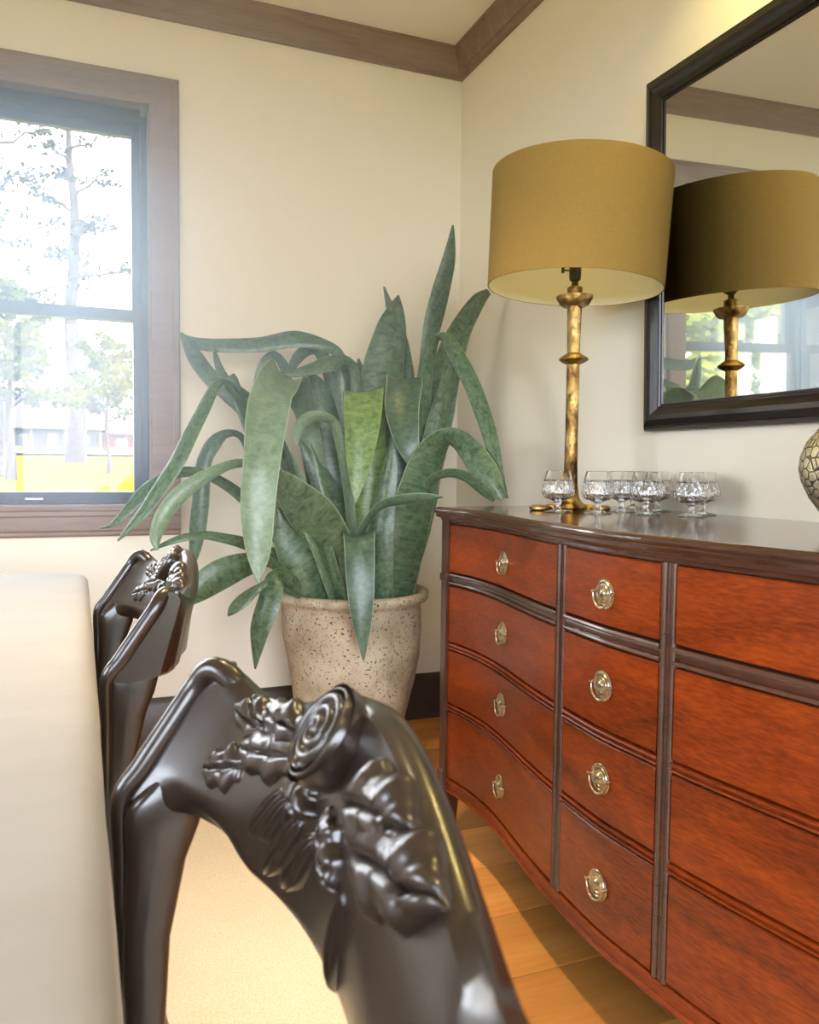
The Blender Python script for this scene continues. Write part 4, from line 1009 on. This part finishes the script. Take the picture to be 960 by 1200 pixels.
def crest_frame(u, s):
    p = crest_s(u, s); e = .002
    du = (crest_s(u + e, s) - crest_s(u - e, s)) / (2 * e); ds = (crest_s(u, s + e * 5) - crest_s(u, s - e * 5)) / (10 * e)
    nr = ds.cross(du); nr.normalize()
    if s < 1 and nr.x > 0: nr = -nr
    return p, du, ds, nr


def crest_mesh():
    V = []; F = []; rings = []; NU = 96
    for i in range(NU + 1):
        u = -CW + 2 * CW * i / NU
        front = [crest_s(u, k / 20) for k in range(21)]
        top = [crest_s(u, 1 + k * .0785) for k in range(1, 5)]
        tp = top[-1]; t_ = abs(u) / CW; thk = .032 + .041 * sm(.78, 1, t_)
        back = [tp.lerp(crest_s(u, 0) + Vector((thk, 0, 0)), k / 8) for k in range(1, 9)]
        bot = crest_s(u, 0)
        under = [bot + Vector((thk * .8, 0, -.006)), bot + Vector((thk * .4, 0, -.009)), bot + Vector((thk * .12, 0, -.006))]
        rings.append(front + top + back + under)
    loft(V, F, rings); return fix(mesh_py('crest_rail', V, F), 45)


def carved_leaf(bu, bs, tu, ts, hw, hgt, lobes):
    V = []; F = []; NA, NQ = 26, 14
    hw *= 1.35; hgt *= 1.35 if lobes > 1 else 1.7
    P0, P1 = crest_s(bu, bs), crest_s(tu, ts)
    span = (P1 - P0).length
    for i in range(NA + 1):
        a = i / NA
        u, s = bu + (tu - bu) * a, bs + (ts - bs) * a
        p, du, ds, nr = crest_frame(u, s)
        axis = (P1 - P0).normalized(); lat = nr.cross(axis).normalized()
        w_ = hw * (math.sin(math.pi * min(1, a * .92 + .08)) ** .55)
        if lobes > 1: w_ *= 1 + .16 * math.cos(a * lobes * 2 * math.pi * .9 - .6)
        if lobes == 1: w_ = hw * math.sin(math.pi * (a * .93 + .06)) ** .7
        for j in range(NQ + 1):
            q = -1 + 2 * j / NQ
            d = lat * (q * w_)
            # in-surface coordinates of the offset
            g11, g12, g22 = du.dot(du), du.dot(ds), ds.dot(ds); r1, r2 = d.dot(du), d.dot(ds); det = g11 * g22 - g12 * g12
            uu = u + (r1 * g22 - r2 * g12) / det; sv = s + (g11 * r2 - g12 * r1) / det
            pp, _a, _b, n2 = crest_frame(max(-CW, min(CW, uu)), max(-.1, min(1.5, sv)))
            env = max(0, 1 - abs(q) ** 2.6) ** .5 * max(0, 1 - abs(2 * a - 1) ** 3.2) ** .5
            h = hgt * env * (.72 + .28 * a)
            h -= hgt * .45 * math.exp(-(q / .10) ** 2) * env                                   # midrib groove
            if lobes > 1: h -= hgt * .20 * max(0, math.sin(a * lobes * 2 * math.pi - abs(q) * 2.4)) ** 2 * env * min(1, abs(q) * 3)
            else: h -= hgt * .38 * (math.exp(-((abs(q) - .5) / .11) ** 2)) * env
            V.append(pp + n2 * (h - .002))
    for i in range(NA):
        for j in range(NQ):
            a = i * (NQ + 1) + j; F.append((a, a + 1, a + NQ + 2, a + NQ + 1))
    rim = [j for j in range(NQ + 1)] + [(i + 1) * (NQ + 1) + NQ for i in range(NA)] + [NA * (NQ + 1) + NQ - 1 - j for j in range(NQ)] + [(NA - 1 - i) * (NQ + 1) for i in range(NA - 1)]
    c = sum((Vector(V[k]) for k in rim), Vector()) / len(rim); _, _, _, nr = crest_frame((bu + tu) / 2, min(1.2, (bs + ts) / 2))
    b = len(V); V.extend([Vector(V[k]) - nr * .006 for k in rim]); m = len(rim)
    for k in range(m): F.append((rim[(k + 1) % m], rim[k], b + k, b + (k + 1) % m))
    F.append(tuple(b + k for k in range(m)))
    return fix(mesh_py('carved_leaf', V, F), 75)


def rose_mesh():
    p, du, ds, nr = crest_frame(*ROSE_AT)
    nr = (nr + Vector((0, 0, .35))).normalized()
    e2 = (Vector((0, 0, 1)) - nr * nr.z).normalized(); e1 = e2.cross(nr)
    ra, rb = .034, .034
    V = []; F = []; NR, NT = 64, 96
    for i in range(NR + 1):
        r = i / NR
        for k in range(NT):
            th = 2 * math.pi * k / NT
            ph = 3.4 * r ** 1.0 - th / (2 * math.pi)
            sp = abs(math.sin(math.pi * ph))
            ph = 3.1 * r / .80 - th / (2 * math.pi); sp = abs(math.sin(math.pi * ph))
            if r < .80: h = .0200 + .0045 * (sp ** .8) - .005 * r
            elif r < .87: h = .0110
            else:
                t = (r - .87) / .13; h = .0200 - .006 * abs(2 * t - .8) ** 2 + .002 * math.sin(th * 2 + 1)
            rr = r * (1 + .05 * math.sin(3 * th + .7) * r)
            V.append(p + e1 * (rr * ra * math.cos(th)) + e2 * (rr * rb * math.sin(th)) + nr * (h - .002))
    for k in range(NT):   # skirt that swells outwards, then sinks into the rail
        pass
    for (f_, dz) in ((1.05, .014), (1.04, .006), (.98, -.004), (.90, -.014)):
        for k in range(NT):
            th = 2 * math.pi * k / NT
            V.append(p + e1 * (f_ * ra * (1 + .05 * math.sin(3 * th + .7)) * math.cos(th)) + e2 * (f_ * rb * (1 + .05 * math.sin(3 * th + .7)) * math.sin(th)) + nr * dz)
    rings = NR + 1 + 4
    for i in range(rings - 1):
        for k in range(NT): F.append((i * NT + k, i * NT + (k + 1) % NT, (i + 1) * NT + (k + 1) % NT, (i + 1) * NT + k))
    F.append(tuple((rings - 1) * NT + k for k in range(NT)))
    me = mesh_py('carved_rose', V, F); bm = bmesh.new(); bm.from_mesh(me); bmesh.ops.remove_doubles(bm, verts=bm.verts, dist=1e-6); bm.to_mesh(me); bm.free()
    return fix(me, 80)


STILE = [(.866, -1.350, -1.340, .007), (.85, -1.354, -1.338, .009), (.83, -1.364, -1.340, .010), (.79, -1.386, -1.352, .009), (.755, -1.425, -1.366, .012), (.74, -1.441, -1.371, .014), (.72, -1.443, -1.376, .015), (.69, -1.442, -1.388, .015), (.62, -1.445, -1.403, .015), (.54, -1.446, -1.408, .015), (.46, -1.445, -1.403, .016), (.40, -1.440, -1.396, .017), (.20, -1.400, -1.360, .016), (.0115, -1.350, -1.316, .015)]


def stile_mesh(sg):
    V = []; F = []; rings = []
    for (z_, va, vb, hu) in STILE[::-1]:
        c, w_ = (va + vb) / 2 - CX0, (vb - va) / 2; uc = sg * (CW - .011 if z_ > .76 else CW - .015 if z_ > .7 else CW - .015 - (.7 - z_) * .05)
        ring = []
        for k in range(20):
            a = 2 * math.pi * k / 20; ca, sa = math.cos(a), math.sin(a)
            ring.append(Vector((c + w_ * abs(ca) ** .55 * (1 if ca > 0 else -1), uc + hu * abs(sa) ** .55 * (1 if sa > 0 else -1), z_)))
        rings.append(ring)
    loft(V, F, rings); return fix(mesh_py('stile', V, F), 50)


def lip_mesh(sg):
    """rolled edge of the ear, running from the top of the rail down the front of the stile"""
    lipv = lambda q: Vector((-1.443 + .073 * q - CX0, CW, .745 + .107 * q))
    pts = [crest_s(CW - .045, 1.0) + Vector((.022, 0, -.004)), crest_s(CW - .031, 1.0) + Vector((.014, 0, .006)), crest_s(CW - .018, 1.0) + Vector((.007, 0, .012)), crest_s(CW - .007, 1.0) + Vector((.001, 0, .007)), lipv(.93), lipv(.75), lipv(.5), lipv(.25), lipv(.0), Vector((-1.444 - CX0, CW - .004, .69)), Vector((-1.444 - CX0, CW - .012, .62)), Vector((-1.442 - CX0, CW - .018, .54))]
    pts = catmull([Vector((p.x, p.y * sg, p.z)) for p in pts], 4)
    m = len(pts); return tube_mesh('rolled_lip', pts, [(.0115 if i < m * .6 else .0115 - .006 * (i / m - .6) / .4) * min(1, .55 + i / m * 5) for i in range(m)], 12)


def make_chair(yc, label):
    ch = thing('dining_chair', label, 'chair', (CX0, yc, 0), 'carved dining chairs along the table')
    cr = obj('crest_rail', crest_mesh(), M_DARKW, ch)
    for L in CARVED_LEAVES: obj('carved_leaf', carved_leaf(*L), M_DARKW, cr)
    obj('carved_rose', rose_mesh(), M_DARKW, cr)
    for sg in (1, -1):
        st = obj('stile', stile_mesh(sg), M_DARKW, ch); obj('rolled_lip', lip_mesh(sg), M_DARKW, st)
    # seat with its rails, front legs, splat
    sz = .455
    obj('seat_rail', box_mesh(-1.87 - CX0, -1.40 - CX0, -.25, .25, .375, .435, .008), M_DARKW, ch)
    bm = box_mesh(-1.885 - CX0, -1.425 - CX0, -.235, .235, .436, .475, .018); obj('seat', bm, M_CUSH, ch)
    obj('cross_rail', box_mesh(-1.438 - CX0, -1.414 - CX0, -.265, .265, .475, .525, .006), M_DARKW, ch)
    for sg in (1, -1):
        V = []; F = []
        tube(V, F, [Vector((-1.845 - CX0, sg * .222, .375)), Vector((-1.860 - CX0, sg * .230, .31)), Vector((-1.850 - CX0, sg * .226, .2)), Vector((-1.842 - CX0, sg * .222, .1)), Vector((-1.852 - CX0, sg * .226, .04)), Vector((-1.862 - CX0, sg * .230, .0115))], [.026, .030, .021, .014, .017, .022], 12)
        obj('leg', fix(mesh_py('leg', V, F), 60), M_DARKW, ch)
    return ch


n = N('seat_fabric'); f1 = n.noise(n.vec('Object'), 300, 2); n.set(Base_Color=n.mix(f1, (.30, .26, .20), (.42, .37, .29)), Roughness=.9); M_CUSH = n.m
c1 = make_chair(-2.632, 'dark carved dining chair in the foreground, its rose crest nearest the viewer')
c2 = c1.copy(); COL.objects.link(c2); c2.location.y = -1.60
c2['label'] = 'dark carved dining chair further along the table, beside the potted plant'
for ch_ in list(c1.children):
    k = ch_.copy(); COL.objects.link(k); k.parent = c2
    for g_ in ch_.children:
        d_ = g_.copy(); COL.objects.link(d_); d_.parent = k

# ------------------------------------------------------------------ haze volume added to stand for veiling glare at the window
hz = bpy.data.materials.new('glare_haze'); hz.use_nodes = True; t_ = hz.node_tree; t_.nodes.clear()
ho = t_.nodes.new('ShaderNodeOutputMaterial'); hv = t_.nodes.new('ShaderNodeVolumeScatter')
hv.inputs['Color'].default_value = (.52, .70, 1.0, 1); hv.inputs['Anisotropy'].default_value = 0.2
tc = t_.nodes.new('ShaderNodeTexCoord'); mp = t_.nodes.new('ShaderNodeMapping'); mp.vector_type = 'TEXTURE'
mp.inputs['Location'].default_value = (-1.30, 0.0, 1.70); mp.inputs['Scale'].default_value = (1.75, 1.45, 1.20)
gr = t_.nodes.new('ShaderNodeTexGradient'); gr.gradient_type = 'QUADRATIC_SPHERE'
ml = t_.nodes.new('ShaderNodeMath'); ml.operation = 'MULTIPLY'; ml.inputs[1].default_value = HAZE
t_.links.new(tc.outputs['Object'], mp.inputs[0]); t_.links.new(mp.outputs[0], gr.inputs[0]); t_.links.new(gr.outputs['Fac'], ml.inputs[0]); t_.links.new(ml.outputs[0], hv.inputs['Density'])
t_.links.new(hv.outputs[0], ho.inputs['Volume'])
ha = obj('haze', box_mesh(-3.06, -.002, -1.46, -.0005, .49, H - .004), hz); ha['kind'] = 'stuff'; ha['label'] = 'thin bluish haze volume added for the glare just inside the window'; ha['category'] = 'haze'
